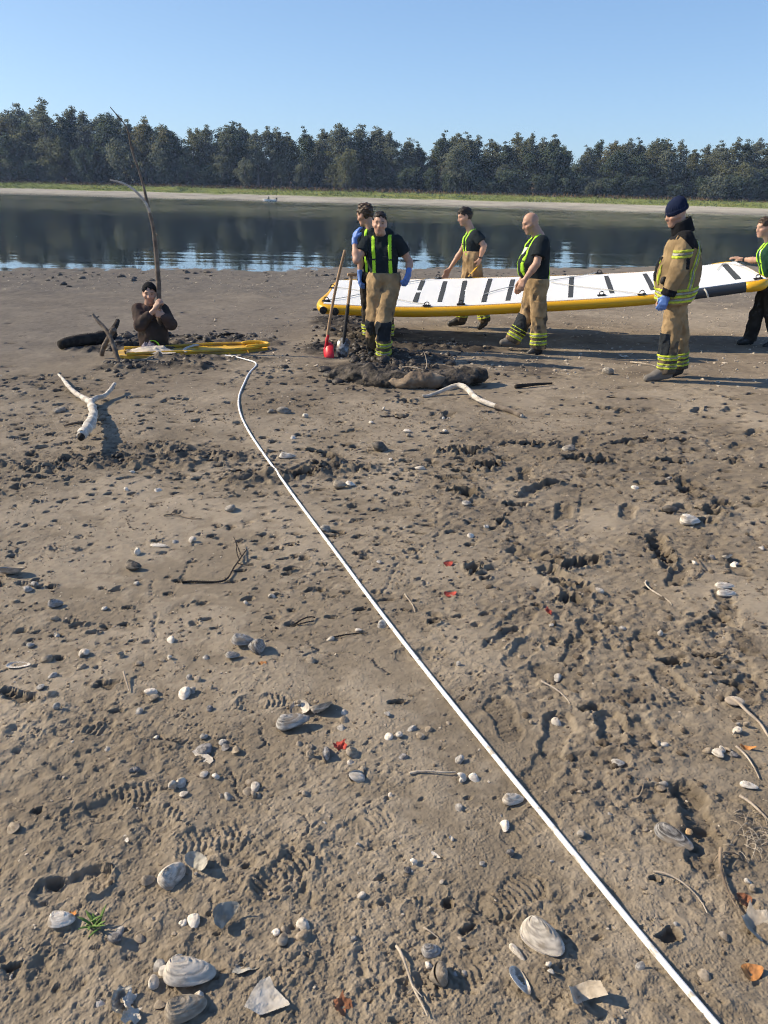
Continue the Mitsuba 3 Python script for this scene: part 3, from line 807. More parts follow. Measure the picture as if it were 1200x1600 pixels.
# rope laced over the deck and its valves
def lace(pix, parent):
    p = []
    for px, py in pix:
        u, v = deck_uv(px, py)
        p.append(deck(u, np.clip(v, 0, 1), .028))
    return add('lacing_rope', ply(tube(p, .006, 6, steps=60), 'rope_pale', smooth=True), parent)
lace(((511, 472), (560, 462), (600, 452), (684, 436)), bd)
lace(((520, 452), (570, 460), (620, 470), (668, 479)), bd)
lace(((756, 464), (790, 452), (830, 446), (935, 428)), bd)
lace(((858, 446), (900, 451), (960, 458), (1004, 461)), bd)
lace(((1120, 424), (1140, 416), (1160, 420), (1184, 434)), bd)
for px, py in ((505, 485), (523.5, 487)):
    p = at(px, py, YN - .055)
    add('valve', ply(join([tube([p + [0, .03, 0], p - [0, .012, 0]], [.05, .05], 18, steps=3), tube([p - [0, .012, 0], p - [0, .022, 0]], [.022, .018], 12, steps=3)]), 'rubber_black', smooth=40), bd)
p = at(1103, 458, YN - .07)
add('handle', ply(tube([p + [-.03, 0, .05], p + [-.01, -.03, .02], p + [.03, -.02, -.05]], .012, 8), 'rope_pale', smooth=True), bd, 'white webbing handle on the black side tube')
u_, v_ = deck_uv(702, 440)

# ------------------------------------------------------------------ shovel, spade
mottled('ash_wood', (.42, .29, .18), (.30, .20, .125), 30, .7, .3, stretch=(1, 1, .1))
diffuse('red_metal', (.55, .015, .03), .4, .45)
bsdf('worn_steel', {'type': 'twosided', 'b': {'type': 'principled', 'base_color': proc(lambda p, n, uv: mikit.mix((.26, .28, .31), (.11, .105, .10), mikit.smoothstep(.42, .6, mikit.fbm(p.x * 25, p.y * 25, p.z * 25, 3)))), 'roughness': .38, 'metallic': .6, 'specular': .5}})


def blade(L, W, dish, pointed):
    """a shovel blade in its own frame: x across, y forward, z down along the shaft; socket at the origin"""
    n, m = 14, 11
    g = []
    for i in range(n):
        t = i / (n - 1)
        w = W / 2 * (1 - pointed * smooth01(.45, 1.0, t) ** 1.5) * (.45 + .55 * smooth01(0, .16, t))
        for j in range(m):
            s = j / (m - 1) * 2 - 1
            g.append([s * w, dish * (s * s) - .045 * math.sin(math.pi * t * .9) + .02, -L * t])
    g = np.array(g)
    b = g + [0, .004, 0]
    i, j = np.meshgrid(np.arange(n - 1), np.arange(m - 1), indexing='ij'); i, j = i.ravel(), j.ravel()
    q = np.stack([i * m + j, i * m + j + 1, (i + 1) * m + j + 1, (i + 1) * m + j], 1)
    f = np.vstack([q, q[:, ::-1] + n * m])
    loop = [k for k in range(m)] + [k * m + m - 1 for k in range(1, n)] + [(n - 1) * m + k for k in range(m - 2, -1, -1)] + [k * m for k in range(n - 2, 0, -1)]
    ed = [[a, a + n * m, b_ + n * m, b_] for a, b_ in zip(loop, loop[1:] + loop[:1])]
    v = np.vstack([g, b]); f = np.vstack([f, ed])
    return tm(v, np.vstack([f[:, [0, 1, 2]], f[:, [0, 2, 3]]]))


def aim(mesh, o, z, yhint):
    z = unit(z); x = unit(np.cross(yhint, z)); y = np.cross(z, x)
    m4 = np.eye(4); m4[:3, 0], m4[:3, 1], m4[:3, 2], m4[:3, 3] = x, y, z, o
    mesh.apply_transform(m4)
    return mesh


YS = 9.45
sock, topp, tip = at(511, 531, YS), at(539, 391, YS + .15), at(517, 559, YS - .12)
sh = thing('shovel', 'red bladed shovel with a long wooden handle standing in the dark mud', 'shovel')
ax_ = unit(topp - sock)
bend = sock + (topp - sock) * .5 + np.array([-.02, 0, 0])
add('handle', ply(tube([sock - ax_ * .02, bend, topp], [.019, .018, .017], 10, .03, 6), 'ash_wood', smooth=True), sh)
bl = aim(blade(.30, .14, .03, .7), sock - ax_ * .03, unit(sock - tip + np.array([0, 0, .05])), np.array([.35, 1, .0]))
add('blade', ply(bl, 'red_metal', smooth=50), sh)
add('socket', ply(tube([sock + ax_ * .06, sock, sock - ax_ * .12], [.021, .022, .010], 10), 'red_metal', smooth=True), sh)
sock, topp, tip = at(537.5, 530, YS + .05), at(549, 432, YS + .22), at(533, 550, YS)
sp_ = thing('spade', 'grey steel spade with a wooden T handle stuck in the mud beside the red shovel', 'spade')
ax_ = unit(topp - sock)
add('handle', ply(tube([sock + ax_ * .1, (sock + topp) / 2, topp], [.021, .02, .019], 10, .03, 6), 'ash_wood', smooth=True), sp_)
add('grip', ply(tube([topp + [-.045, -.02, .02], topp + [0, 0, .022], topp + [.06, .03, .018]], [.019, .021, .02], 10, .05, 20), 'ash_wood', smooth=True), sp_)
add('socket', ply(tube([sock + ax_ * .42, sock + ax_ * .1, sock - ax_ * .1], [.023, .025, .014], 10), 'rubber_black', smooth=True), sp_)
add('blade', ply(aim(blade(.27, .16, .025, .25), sock + ax_ * .02, unit(topp - tip), np.array([.2, 1, .1])), 'worn_steel', smooth=50), sp_)

# ------------------------------------------------------------------ the hose that runs from the dig to the photographer
bsdf('hose_white', {'type': 'principled', 'base_color': proc(lambda p, n, uv: mikit.mix((.80, .80, .79), (.42, .38, .32), mikit.smoothstep(.60, .80, mikit.fbm(p.x * 40, p.y * 40, p.z * 40, 3)))), 'roughness': .4, 'specular': .5})
hp = ((352, 559.5), (372, 562), (386, 565), (397, 568), (400.5, 571.5), (397, 577), (388.5, 587), (384, 596), (377.5, 610), (373.5, 622), (373, 636), (379, 657), (390, 678), (404, 700), (440, 752), (490, 819.5), (580, 940), (700, 1094), (751.5, 1158), (900, 1341.5), (1040, 1513), (1112.5, 1599), (1190, 1690), (1260, 1772))
hpts = np.array([G(*q) for q in hp])
Lh = np.r_[0, np.cumsum(np.linalg.norm(np.diff(hpts, axis=0), axis=1))]
hs = CubicSpline(Lh, hpts)(np.linspace(0, Lh[-1], 420))
hz_ = ground(hs[:, 0], hs[:, 1])
hz_ = np.convolve(np.pad(hz_, 30, mode='edge'), np.hanning(63)[1:-1] / np.hanning(63).sum(), 'valid')
hs[:, 2] = np.maximum(hz_ + .009, np.minimum(ground(hs[:, 0], hs[:, 1]), hz_ + .02) - .002)
add('hose', ply(tube(hs, .0082, 12, .03, 30, 1, 900), 'hose_white', smooth=True), label='long white hose running over the mud from the yellow stretcher to the foreground', cat='hose')

# ------------------------------------------------------------------ yellow stretcher by the buried man
mottled('stretcher_yellow', (.66, .40, .03), (.40, .25, .05), 9, .5, .4)
diffuse('cloth_pale', (.55, .50, .44), .95, .1)
diffuse('cloth_mauve', (.22, .20, .24), .95, .1)
diffuse('strap_dark', (.03, .03, .032), .9, .1)
st = thing('stretcher', 'yellow plastic spine board lying flat in front of the buried man', 'stretcher')
from shapely.geometry import Polygon, Point, box as sbox
from shapely import affinity
c0, c1 = G(190, 556), G(413, 546)
Ls = np.linalg.norm((c1 - c0)[:2]); ex = unit([*(c1 - c0)[:2], 0]); ey = np.array([-ex[1], ex[0], 0])
hw = .215
outl = Polygon([(0, -hw * .7), (.08, -hw), (Ls - .35, -hw), (Ls - .1, -hw * .55), (Ls, -hw * .3), (Ls, hw * .3), (Ls - .1, hw * .55), (Ls - .35, hw), (.08, hw), (0, hw * .7)]).buffer(.03)
holes = []
for t in (.12, .3, .48, .66, .8):
    for s in (-1, 1):
        holes.append(sbox(Ls * t - .09, s * (hw - .03) - .022, Ls * t + .09, s * (hw - .03) + .022).buffer(.012))
holes += [Point(Ls - .09, 0).buffer(.045), sbox(.05, -.1, .1, .1).buffer(.012)]
for h_ in holes:
    outl = outl.difference(h_)
sm = trimesh.creation.extrude_polygon(outl, .03, engine='earcut')
zst = np.median(ground(*np.array([c0 + (c1 - c0) * t for t in np.linspace(0, 1, 20)]).T[:2])) - .008
M4 = np.eye(4); M4[:3, 0], M4[:3, 1], M4[:3, 3] = ex, ey, [c0[0], c0[1], zst + .01]
M4[:3, 2] = np.cross(ex, ey)
sm.apply_transform(M4)
add('shell', ply(sm, 'stretcher_yellow', smooth=30), st)
loc = lambda a, b, z: (M4 @ np.array([a, b, z, 1]))[:3]
for s in (-1, 1):
    add('rim', ply(tube([loc(.05, s * hw, .05), loc(Ls * .5, s * (hw + .01), .05), loc(Ls - .35, s * hw, .05), loc(Ls - .06, s * hw * .5, .05)], .018, 10, steps=30), 'stretcher_yellow', smooth=True), st)
add('head_loop', ply(tube([loc(Ls - .26, -.12, .06), loc(Ls - .1, -.13, .07), loc(Ls + .04, -.05, .06), loc(Ls + .05, .05, .06), loc(Ls - .1, .13, .07), loc(Ls - .26, .12, .06)], .022, 10), 'stretcher_yellow', smooth=True), st)
add('strap', ply(tube([loc(Ls * .42, -hw - .02, .05), loc(Ls * .44, -.08, .075), loc(Ls * .52, .06, .075), loc(Ls * .5, hw + .01, .05)], .022, 8, .1, 9, 3, flat=.35), 'cloth_pale', smooth=True), st)


def rumple(c, rx, ry, h, seed, n=44):
    """a crumpled cloth lying in a heap"""
    g = np.linspace(-1, 1, n)
    a, b = np.meshgrid(g, g, indexing='ij')
    q = np.stack([a, b, 0 * a], -1)
    d = np.sqrt(a ** 2 + b ** 2) + .5 * (fbm(q * 1.7, 3, seed) - .5)
    z = h * (1 - smooth01(.35, 1.0, d)) * (.45 + 1.3 * np.abs(fbm(q * 2.6, 3, seed + 1) * 2 - 1) + .5 * fbm(q * 6, 2, seed + 2))
    v = np.stack([c[0] + a * rx, c[1] + b * ry, c[2] + z - .004], -1).reshape(-1, 3)
    i, j = np.meshgrid(np.arange(n - 1), np.arange(n - 1), indexing='ij'); i, j = i.ravel(), j.ravel()
    f = np.stack([i * n + j, (i + 1) * n + j, (i + 1) * n + j + 1, i * n + j + 1], 1)
    dd = d.ravel()[f].min(1) < 1.0
    return (v, f[dd])


t_ = (G(238, 548) - c0) @ ex
add('cloth', ply(rumple(loc(t_ - .02, -.05, .05), .30, .16, .05, 3), 'cloth_pale', smooth=True), label='crumpled pale cloth lying on the left end of the yellow stretcher', cat='cloth')
add('cloth', ply(rumple(loc(t_ - .05, .03, .07), .13, .10, .06, 9), 'cloth_mauve', smooth=True), label='small mauve cloth heaped on the pale cloth on the stretcher', cat='cloth')

# ------------------------------------------------------------------ driftwood, logs, the tall branch
def wood(name, c1, c2, f=18, bump=.006):
    mottled(name, c1, c2, f, .85, .2, bump, 60)
wood('bleached_wood', (.60, .57, .52), (.38, .35, .31))
wood('grey_bark', (.20, .17, .14), (.11, .09, .075))
wood('dark_bark', (.045, .038, .033), (.022, .02, .018))
wood('mud_bark', (.105, .092, .080), (.036, .033, .030), 12, .018)
wood('warm_wood', (.30, .235, .17), (.14, .11, .085), 10, .01)
wood('pale_twig', (.50, .44, .36), (.30, .25, .2))


def pix_path(pix, lift=0.0):
    """(px, py, height above the beach) of points standing over beach pixel (px, py)"""
    return np.array([gp(a, b) + [0, 0, c + lift] for a, b, c in pix])


dw = thing('driftwood', 'white bleached Y shaped driftwood branch propped up on the mud', 'driftwood')
stem_ = pix_path(((131, 711, .15), (141, 690, .122), (147.5, 668, .092), (146, 651, .07), (143, 636, .052)))
add('stem', ply(tube(stem_, [.034, .042, .037, .034, .033], 18, .5, 13, 5, 60), 'bleached_wood', smooth=True), dw)
add('fork', ply(tube(pix_path(((143.5, 637, .052), (132, 629, .042), (118, 619, .04), (104, 605, .05), (92, 592, .06))), [.031, .025, .021, .018, .011], 14, .35, 14, 6, 50), 'bleached_wood', smooth=True), dw)
add('fork', ply(tube(pix_path(((143, 637, .052), (154, 630, .055), (166, 624, .065), (175, 619, .075), (181, 612, .08))), [.028, .023, .020, .018, .014], 14, .4, 14, 7, 50), 'bleached_wood', smooth=True), dw)
add('twig', ply(tube(pix_path(((149, 660, .085), (154, 657, .10))), [.010, .004], 6, .1, 20, 1, 5), 'bleached_wood', smooth=True), dw)
add('knot', ply(tube(pix_path(((132.5, 709, .146), (130, 713, .135))), [.034, .018], 12, .4, 20, 8, 6), 'dark_bark', smooth=True), dw, 'dark broken end of the stem')
add('stick', ply(tube(pix_path(((100, 667, .012), (118, 664, .016), (132, 661, .012))), [.008, .011, .010], 7, .1, 20), 'grey_bark', smooth=True), label='short brown stick lying left of the white driftwood', cat='stick')

lg = thing('mud_log', 'thick log caked in dark mud lying behind the bleached branch', 'log')
lp = pix_path(((532, 588, .0), (570, 596, .02), (620, 604, .02), (665, 605, .03), (705, 604, .07), (735, 602, .09), (758, 601, .10)))
add('log', ply(tube(lp, [.17, .21, .17, .15, .15, .145, .09], 64, .46, 10, 9, 260, flat=.62), 'mud_bark', smooth=True), lg)
add('bare_wood', ply(tube([q + [0, -.03, .045] for q in pix_path(((608, 606, .0), (640, 607, .02), (672, 607, .025), (700, 606, .025)))], [.06, .115, .105, .04], 26, .6, 8, 10, 70, flat=.72), 'warm_wood', smooth=True), lg, 'patch of bare warm wood where the mud came off')
add('bare_branch', ply(tube(pix_path(((660, 623, .02), (690, 619, .04), (715, 617, .085), (735, 626, .06), (752, 636, .045), (772, 641, .03), (800, 648, .022), (815, 655, .015))), [.014, .019, .027, .025, .023, .022, .02, .017], 12, .12, 16, 11, 70), 'bleached_wood', smooth=True), label='bent bleached branch lying in front of the muddy log', cat='branch')
kb = 'bare_branch'
add('bark_sleeve', ply(tube([q + [0, 0, .001] for q in pix_path(((774, 641.5, .03), (800, 648, .022), (814, 654.5, .016)))], [.0255, .0245, .022], 12, .15, 16, 12, 24), 'grey_bark', smooth=True), kb, 'grey bark left on the lower end')

dl = thing('dark_log', 'black rotten log lying on the mud left of the buried man', 'log')
add('log', ply(tube(pix_path(((95, 546, .06), (125, 541, .075), (155, 536, .08), (178, 531, .09))), [.055, .08, .085, .06], 16, .3, 8, 13, 40), 'dark_bark', smooth=True), dl)
add('stub', ply(tube([gp(172, 533, .1), gp(180, 531, .16), gp(187, 528, .24)], [.05, .04, .03], 9, .3, 12, 14, 12), 'dark_bark', smooth=True), dl)
Yf = G(180, 562)[1]
fs_ = thing('forked_branch', 'grey forked branch standing in the mud before the black log', 'branch')
add('stem', ply(tube([at(187, 566, Yf - .1), at(178, 543, Yf), at(168, 519, Yf + .1), at(157, 506, Yf + .16), at(145, 491, Yf + .2)], [.026, .028, .026, .022, .016], 10, .2, 16, 15, 36), 'grey_bark', smooth=True), fs_)
add('fork', ply(tube([at(159, 555, Yf + .15), at(164, 538, Yf + .12), at(172, 524, Yf + .1), at(178, 514, Yf + .08)], [.026, .028, .032, .036], 10, .2, 16, 16, 24), 'grey_bark', smooth=True), fs_)
add('twig', ply(tube([at(150, 497, Yf + .2), at(155, 494, Yf + .22)], [.012, .006], 6, .1, 20, 1, 5), 'grey_bark', smooth=True), fs_)
add('twig', ply(tube([at(174, 521, Yf + .1), at(179, 510, Yf + .08)], [.02, .008], 6, .1, 20, 1, 5), 'grey_bark', smooth=True), fs_)

Yp = 9.60
tb = thing('tall_branch', 'tall crooked branch held upright by the buried man', 'branch')
add('stem', ply(tube([at(251, 552, Yp), at(249, 500, Yp), at(247.5, 440, Yp + .02), at(244, 395, Yp + .03), at(238, 350, Yp + .02), at(232.5, 328, Yp), at(224, 290, Yp), at(213, 255, Yp), at(204, 225, Yp), at(200, 205, Yp), at(190, 188, Yp), at(172, 167, Yp)],
                     [.032, .031, .029, .026, .022, .019, .0145, .012, .011, .010, .007, .004], 10, .14, 9, 17, 150), 'grey_bark', smooth=True), tb)
add('side_branch', ply(tube([at(234, 332, Yp), at(229, 320, Yp - .02), at(217, 304, Yp - .05), at(203, 292, Yp - .08), at(188, 285, Yp - .1), at(172, 281.5, Yp - .12)], [.020, .017, .015, .013, .012, .008], 8, .12, 12, 18, 50), 'bleached_wood', smooth=True), tb)
for a, b in (((207, 259), (206, 262)), ((208, 234), (206, 229)), ((231, 325), (233.5, 322)), ((244, 366), (247, 368))):
    add('stub', ply(tube([at(*a, Yp), at(*b, Yp - .02)], [.014, .008], 6, .1, 20, 1, 4), 'grey_bark', smooth=True), tb)

TWIGS = [
    ('dark forked twig on the bare mud left of the hose', 'dark_bark', [((285, 912, .004), (320, 911, .006), (350, 909, .008), (362, 896, .01), (378, 876, .02), (386, 868, .03)), ((372, 884, .015), (381, 886, .01), (397, 885, .006)), ((378, 876, .02), (366, 852, .05)), ((375, 880, .015), (370, 868, .03), (371, 858, .045))], .006),
    ('dark crumbling twig just above the pair of big mussels', 'dark_bark', [((430, 982, .003), (452, 977, .006), (470, 972, .008), (492, 966, .006)), ((452, 977, .006), (472, 976, .006), (490, 971, .005))], .0055),
    ('thin dark twig ending at a small shell left of the hose', 'dark_bark', [((517, 996, .003), (545, 993, .005), (575, 990, .004))], .004),
    ('pale split twig lying left of the two round snail shells', 'pale_twig', [((640, 1212, .003), (660, 1210, .006), (685, 1211, .006), (712, 1208, .005))], .0045),
    ('long pale rooty twig at the bottom between two split shells', 'pale_twig', [((619, 1481, .012), (631, 1506, .016), (645, 1543, .012), (655, 1565, .01), (668, 1592, .006)), ((645, 1543, .012), (652, 1556, .02), (660, 1562, .01)), ((645, 1545, .01), (636, 1552, .006))], .004),
    ('knobbly brown twig above the large bent bark piece', 'warm_wood', [((1122, 1340, .03), (1124, 1362, .02), (1130, 1390, .014), (1140, 1412, .012), (1152, 1425, .01)), ((1122, 1345, .025), (1113, 1352, .012)), ((1124, 1346, .02), (1140, 1344, .02), (1165, 1349, .008))], .005),
    ('bleached bone like twig with a flat end at the right edge', 'pale_twig', [((1140, 1102, .02), (1152, 1110, .02), (1165, 1121, .018), (1180, 1130, .014), (1192, 1143, .012), (1203, 1160, .01))], .0075),
    ('thin straight pale twig among clam shells at the right edge', 'pale_twig', [((1150, 1168, .004), (1166, 1186, .01), (1176, 1200, .008), (1186, 1217, .004))], .004),
    ('pale twig slanting beside the row of boot holes', 'pale_twig', [((845, 1069, .006), (862, 1078, .008), (878, 1089, .007), (890, 1102, .003))], .004),
    ('small curled twig on the bare mud right of the hose', 'warm_wood', [((985, 1252, .004), (998, 1245, .007), (1004, 1232, .008))], .0035),
    ('pale stalk sticking out of the trampled mud', 'pale_twig', [((1010, 908, .004), (1015, 922, .006), (1030, 931, .005), (1042, 938, .004), (1049, 946, .003))], .004),
    ('pale twig among dry roots at the lower right edge', 'pale_twig', [((1155, 1246, .006), (1172, 1258, .008), (1188, 1272, .008), (1203, 1284, .006))], .0055),
    ('thin pale rod leaning out of the mud above the muddy log', 'pale_twig', [((662, 584, .0), (666, 578, .06), (661, 574, .16))], .007),
    ('pale stick lying behind the muddy log', 'pale_twig', [((628, 580, .01), (645, 582, .014), (663, 584, .01))], .009),
    ('pale root lying left of the boots of the man in the cap', 'pale_twig', [((985, 566, .01), (1000, 569, .018), (1024, 573, .012))], .012),
    ('dark wet stick lying right of the muddy log', 'dark_bark', [((805, 608, .012), (835, 605, .016), (862, 603, .012))], .022),
    ('dark stick lying behind the yellow stretcher', 'dark_bark', [((340, 530, .01), (365, 527, .014), (383, 527, .012))], .016),
    ('little pale twig stuck upright by a boot hole on the left', 'pale_twig', [((194, 1057, .02), (198, 1070, .014), (202, 1083, .006))], .0045),
    ('thin curved twig between the foreground shell pairs', 'pale_twig', [((662, 1452, .006), (672, 1460, .008), (685, 1470, .004))], .003),
    ('thin grass stalk at the right of the bare mud', 'pale_twig', [((1020, 1365, .004), (1060, 1382, .008), (1085, 1400, .01), (1104, 1430, .004))], .003),
    ('brown curved twig in the trampled mud', 'warm_wood', [((1083, 905, .004), (1094, 893, .012), (1091, 882, .012), (1084, 874, .008))], .004),
    ('brown twig lying across the ridge of clods', 'warm_wood', [((256, 809, .004), (272, 808, .008), (290, 811, .006), (315, 812, .004)), ((265, 808, .006), (280, 799, .012))], .005),
    ('pale twig bent beside the foot of the hose', 'pale_twig', [((632, 930, .004), (639, 938, .006), (646, 950, .007), (648, 957, .003))], .0035),
]
for lab, mat, paths, r0 in TWIGS:
    tw = thing('twig', lab, 'twig')
    for q, pth in enumerate(paths):
        rad = r0 * (1.0 if q == 0 else .6)
        add('stem' if q == 0 else 'side_twig', ply(tube(pix_path(pth, rad * .5), np.linspace(rad, rad * .5, len(pth)), 6, .2, 60, q, 10 + 6 * len(pth)), mat, smooth=True), tw)
kn = trimesh.creation.icosphere(3)
add('knuckle', ply(tm(kn.vertices * [scale_at(1146, 1103) * 15, .026, .011] + gp(1146, 1103, .016), kn.faces), 'pale_twig', smooth=True), 'twig_006')
# ------------------------------------------------------------------ shells, stones, leaves
def valve(L, W, Hh, umbo=.25, n=18, m=26, ridge=.02, seed=0, thick=.02, inner=True):
    """one valve of a bivalve in the xy plane, bulging up; L long (x), W wide (y), Hh high"""
    a = np.linspace(0, 2 * np.pi, m, endpoint=False)
    rim = np.stack([L / 2 * np.cos(a) * (1 + .12 * np.cos(a)), W / 2 * np.sin(a) * (1 - .12 * np.cos(a) + .06 * np.cos(2 * a))], 1)
    hinge = np.array([-L * umbo, W * .30])
    v = []
    ts = np.linspace(0, 1, n)
    for t in ts:
        c = hinge * (1 - t)
        xy = c + rim * t
        z = Hh * (1 - t ** 2.2) ** .75 * np.ones(m) + Hh * ridge * math.sin(t * 40) * (t > .15)
        z = z - Hh * .07 * np.abs(np.sin(t * 17 + .6 * np.sin(a * 2))) * (.2 < t < .97)
        z = z + Hh * .22 * (fbm(np.c_[xy * 7 / L, np.zeros(m)], 2, seed) - .5) * (t < .999)
        v.append(np.c_[xy, z])
    v = np.array(v).reshape(-1, 3)
    i, j = np.meshgrid(np.arange(n - 1), np.arange(m), indexing='ij'); i, j = i.ravel(), j.ravel(); k = (j + 1) % m
    f = np.vstack([np.stack([i * m + j, (i + 1) * m + j, (i + 1) * m + k], 1), np.stack([i * m + j, (i + 1) * m + k, i * m + k], 1)])
    if inner:
        w = v.copy().reshape(n, m, 3); w[:-1, :, 2] -= Hh * thick * 4 + .0012; w = w.reshape(-1, 3)
        w[:, :2] = w[:, :2] * .985
        f2 = f[:, ::-1] + len(v)
        e = (n - 1) * m; j = np.arange(m); k = (j + 1) % m
        rimf = np.vstack([np.stack([e + j, e + j + len(v), e + k + len(v)], 1), np.stack([e + j, e + k + len(v), e + k], 1)])
        return tm(np.vstack([v, w]), np.vstack([f, f2, rimf]))
    return tm(v, f)


def growth(mesh, pal, seed, m=26, n=18):
    """growth rings and stains of a shell, one colour per vertex"""
    v = np.asarray(mesh.vertices)
    k = np.arange(len(v)) % (m * n)
    t = (k // m) / (n - 1.0)
    q = v / max(np.ptp(v[:, 0]), 1e-6)
    a = fbm(q * 5 + seed, 3, seed)
    b = fbm(np.c_[t * 14 + a * 2, a * 2, 0 * t + seed], 2, seed + 3)
    w = smooth01(.32, .68, .5 * b + .5 * fbm(q * 16 + seed, 3, seed + 1))[:, None]
    c = np.asarray(pal[0]) * (1 - w) + np.asarray(pal[1]) * w
    mud = smooth01(.54, .66, fbm(q * 4 + 3 * seed, 3, seed + 7))[:, None] * .8
    return np.clip(c * (1 - mud) + np.array([.24, .20, .155]) * mud, .01, .9)


def snail(r=1.0, turns=2.6, n=54, m=9):
    """a round pond snail: a tube wound on a growing spiral, its mouth at the large end"""
    t = np.linspace(0, 1, n)
    a = t * turns * 2 * np.pi
    R = r * .55 * np.exp(-1.9 * (1 - t)); q = r * .52 * np.exp(-1.75 * (1 - t)); z = r * .95 * (1 - np.exp(-1.5 * (1 - t)))
    c = np.stack([R * np.cos(a), R * np.sin(a), z], 1)
    b = np.arange(m) * 2 * np.pi / m
    out = np.stack([np.cos(a), np.sin(a), 0 * a], 1)
    v = (c[:, None] + q[:, None, None] * (np.cos(b)[None, :, None] * out[:, None] + np.sin(b)[None, :, None] * np.array([0, 0, 1.0]))).reshape(-1, 3)
    i, j = np.meshgrid(np.arange(n - 1), np.arange(m), indexing='ij'); i, j = i.ravel(), j.ravel(); k = (j + 1) % m
    f = np.vstack([np.stack([i * m + j, i * m + k, (i + 1) * m + k], 1), np.stack([i * m + j, (i + 1) * m + k, (i + 1) * m + j], 1)])
    mo = np.vstack([v, c[-1] - .25 * q[-1] * np.array([-np.sin(a[-1]), np.cos(a[-1]), 0]), c[0]])
    j = np.arange(m); k = (j + 1) % m
    f = np.vstack([f, np.stack([np.full(m, n * m), (n - 1) * m + j, (n - 1) * m + k], 1), np.stack([np.full(m, n * m + 1), k, j], 1)])
    return tm(mo, f)


def pebble(seed, s=(1, .8, .6), sub=2):
    m = trimesh.creation.icosphere(sub)
    v = m.vertices * (1 + .7 * (fbm(m.vertices * 1.3 + seed, 3, seed) - .5))[:, None]
    return tm(v * s, m.faces)


def shell_mat(name, c1, c2, f=120, rough=.6):
    band = lambda p, n, uv: mikit.mix(c1, c2, mikit.smoothstep(.30, .72, mikit.fbm(p.x * f, p.y * f, p.z * f * 2.0, 3)))
    hf = lambda p, n, uv: mikit.fbm(p.x * 300, p.y * 300, p.z * 500, 2)
    bsdf(name, {'type': 'twosided', 'b': {'type': 'bumpmap', 'arbitrary': proc(hf, .0006), 'scale': .0012, 'b': {'type': 'principled', 'base_color': proc(band), 'roughness': rough, 'specular': .3}}})


shell_mat('shell_pale', (.56, .52, .46), (.36, .32, .27), 60)
shell_mat('shell_grey', (.40, .385, .36), (.22, .205, .19), 80)
shell_mat('shell_dark', (.26, .25, .25), (.09, .085, .085), 70)
shell_mat('shell_white', (.70, .66, .59), (.52, .47, .41), 60)
shell_mat('shell_mud', (.34, .29, .23), (.22, .18, .135), 70, .85)
shell_mat('stone_grey', (.33, .31, .28), (.17, .155, .14), 40, .8)
shell_mat('stone_dark', (.12, .11, .10), (.06, .055, .05), 30, .7)
shell_mat('shell_orange', (.62, .42, .22), (.45, .30, .17), 60)


PAL = {'shell_pale': ((.30, .27, .23), (.62, .57, .50)), 'shell_grey': ((.17, .16, .15), (.45, .43, .40)), 'shell_dark': ((.05, .047, .047), (.34, .33, .32)), 'shell_white': ((.48, .43, .37), (.74, .70, .63)),
       'shell_mud': ((.20, .165, .125), (.40, .35, .28)), 'stone_dark': ((.05, .045, .04), (.13, .12, .11))}
bsdf('shell_banded', {'type': 'twosided', 'b': {'type': 'bumpmap', 'arbitrary': proc(lambda p, n, uv: mikit.fbm(p.x * 300, p.y * 300, p.z * 500, 2), .0006), 'scale': .0014, 'b': {'type': 'principled', 'base_color': {'type': 'mesh_attribute', 'name': 'vertex_color'}, 'roughness': .6, 'specular': .3}}})


def rotm(rz, rx=0.0, ry=0.0):
    return trimesh.transformations.euler_matrix(rx, ry, rz, 'sxyz')


def put(mesh, px, py, sink, rz, rx=0.0, ry=0.0):
    mesh = mesh.copy()
    mesh.apply_transform(rotm(rz, rx, ry))
    c = gp(px, py)
    low_ = mesh.vertices[:, 2].min()
    mesh.apply_translation([c[0], c[1], c[2] - low_ - sink])
    return mesh


def mussel(name, label, px, py, wpx, rz, mat, wr=.58, hr=.42, rx=0.0, ry=0.0, gap=0.0, sink=.006, seed=0, cat='shell', group=None):
    """a closed or gaping mussel of two valves; wpx its length in photograph pixels"""
    L = wpx * scale_at(px, py)
    t = thing(name, label, cat, group)
    a = valve(L, L * wr, L * hr * .5, seed=seed, ridge=.035)
    b = valve(L, L * wr, L * hr * .5, seed=seed + 1, ridge=.035)
    b.vertices[:, 2] *= -1; b.faces = b.faces[:, ::-1]
    a.apply_transform(rotm(0, gap, 0)); b.apply_transform(rotm(0, -gap, 0))
    both = join([a, b])
    both.apply_transform(rotm(rz, rx, ry))
    low_ = both.vertices[:, 2].min(); c = gp(px, py)
    for nm, m_ in (('upper_valve', a), ('lower_valve', b)):
        m_.apply_transform(rotm(rz, rx, ry)); m_.apply_translation([c[0], c[1], c[2] - low_ - sink])
        add(nm, ply(m_, 'shell_banded', smooth=True, color=growth(m_, PAL[mat], seed)), t)
    return t


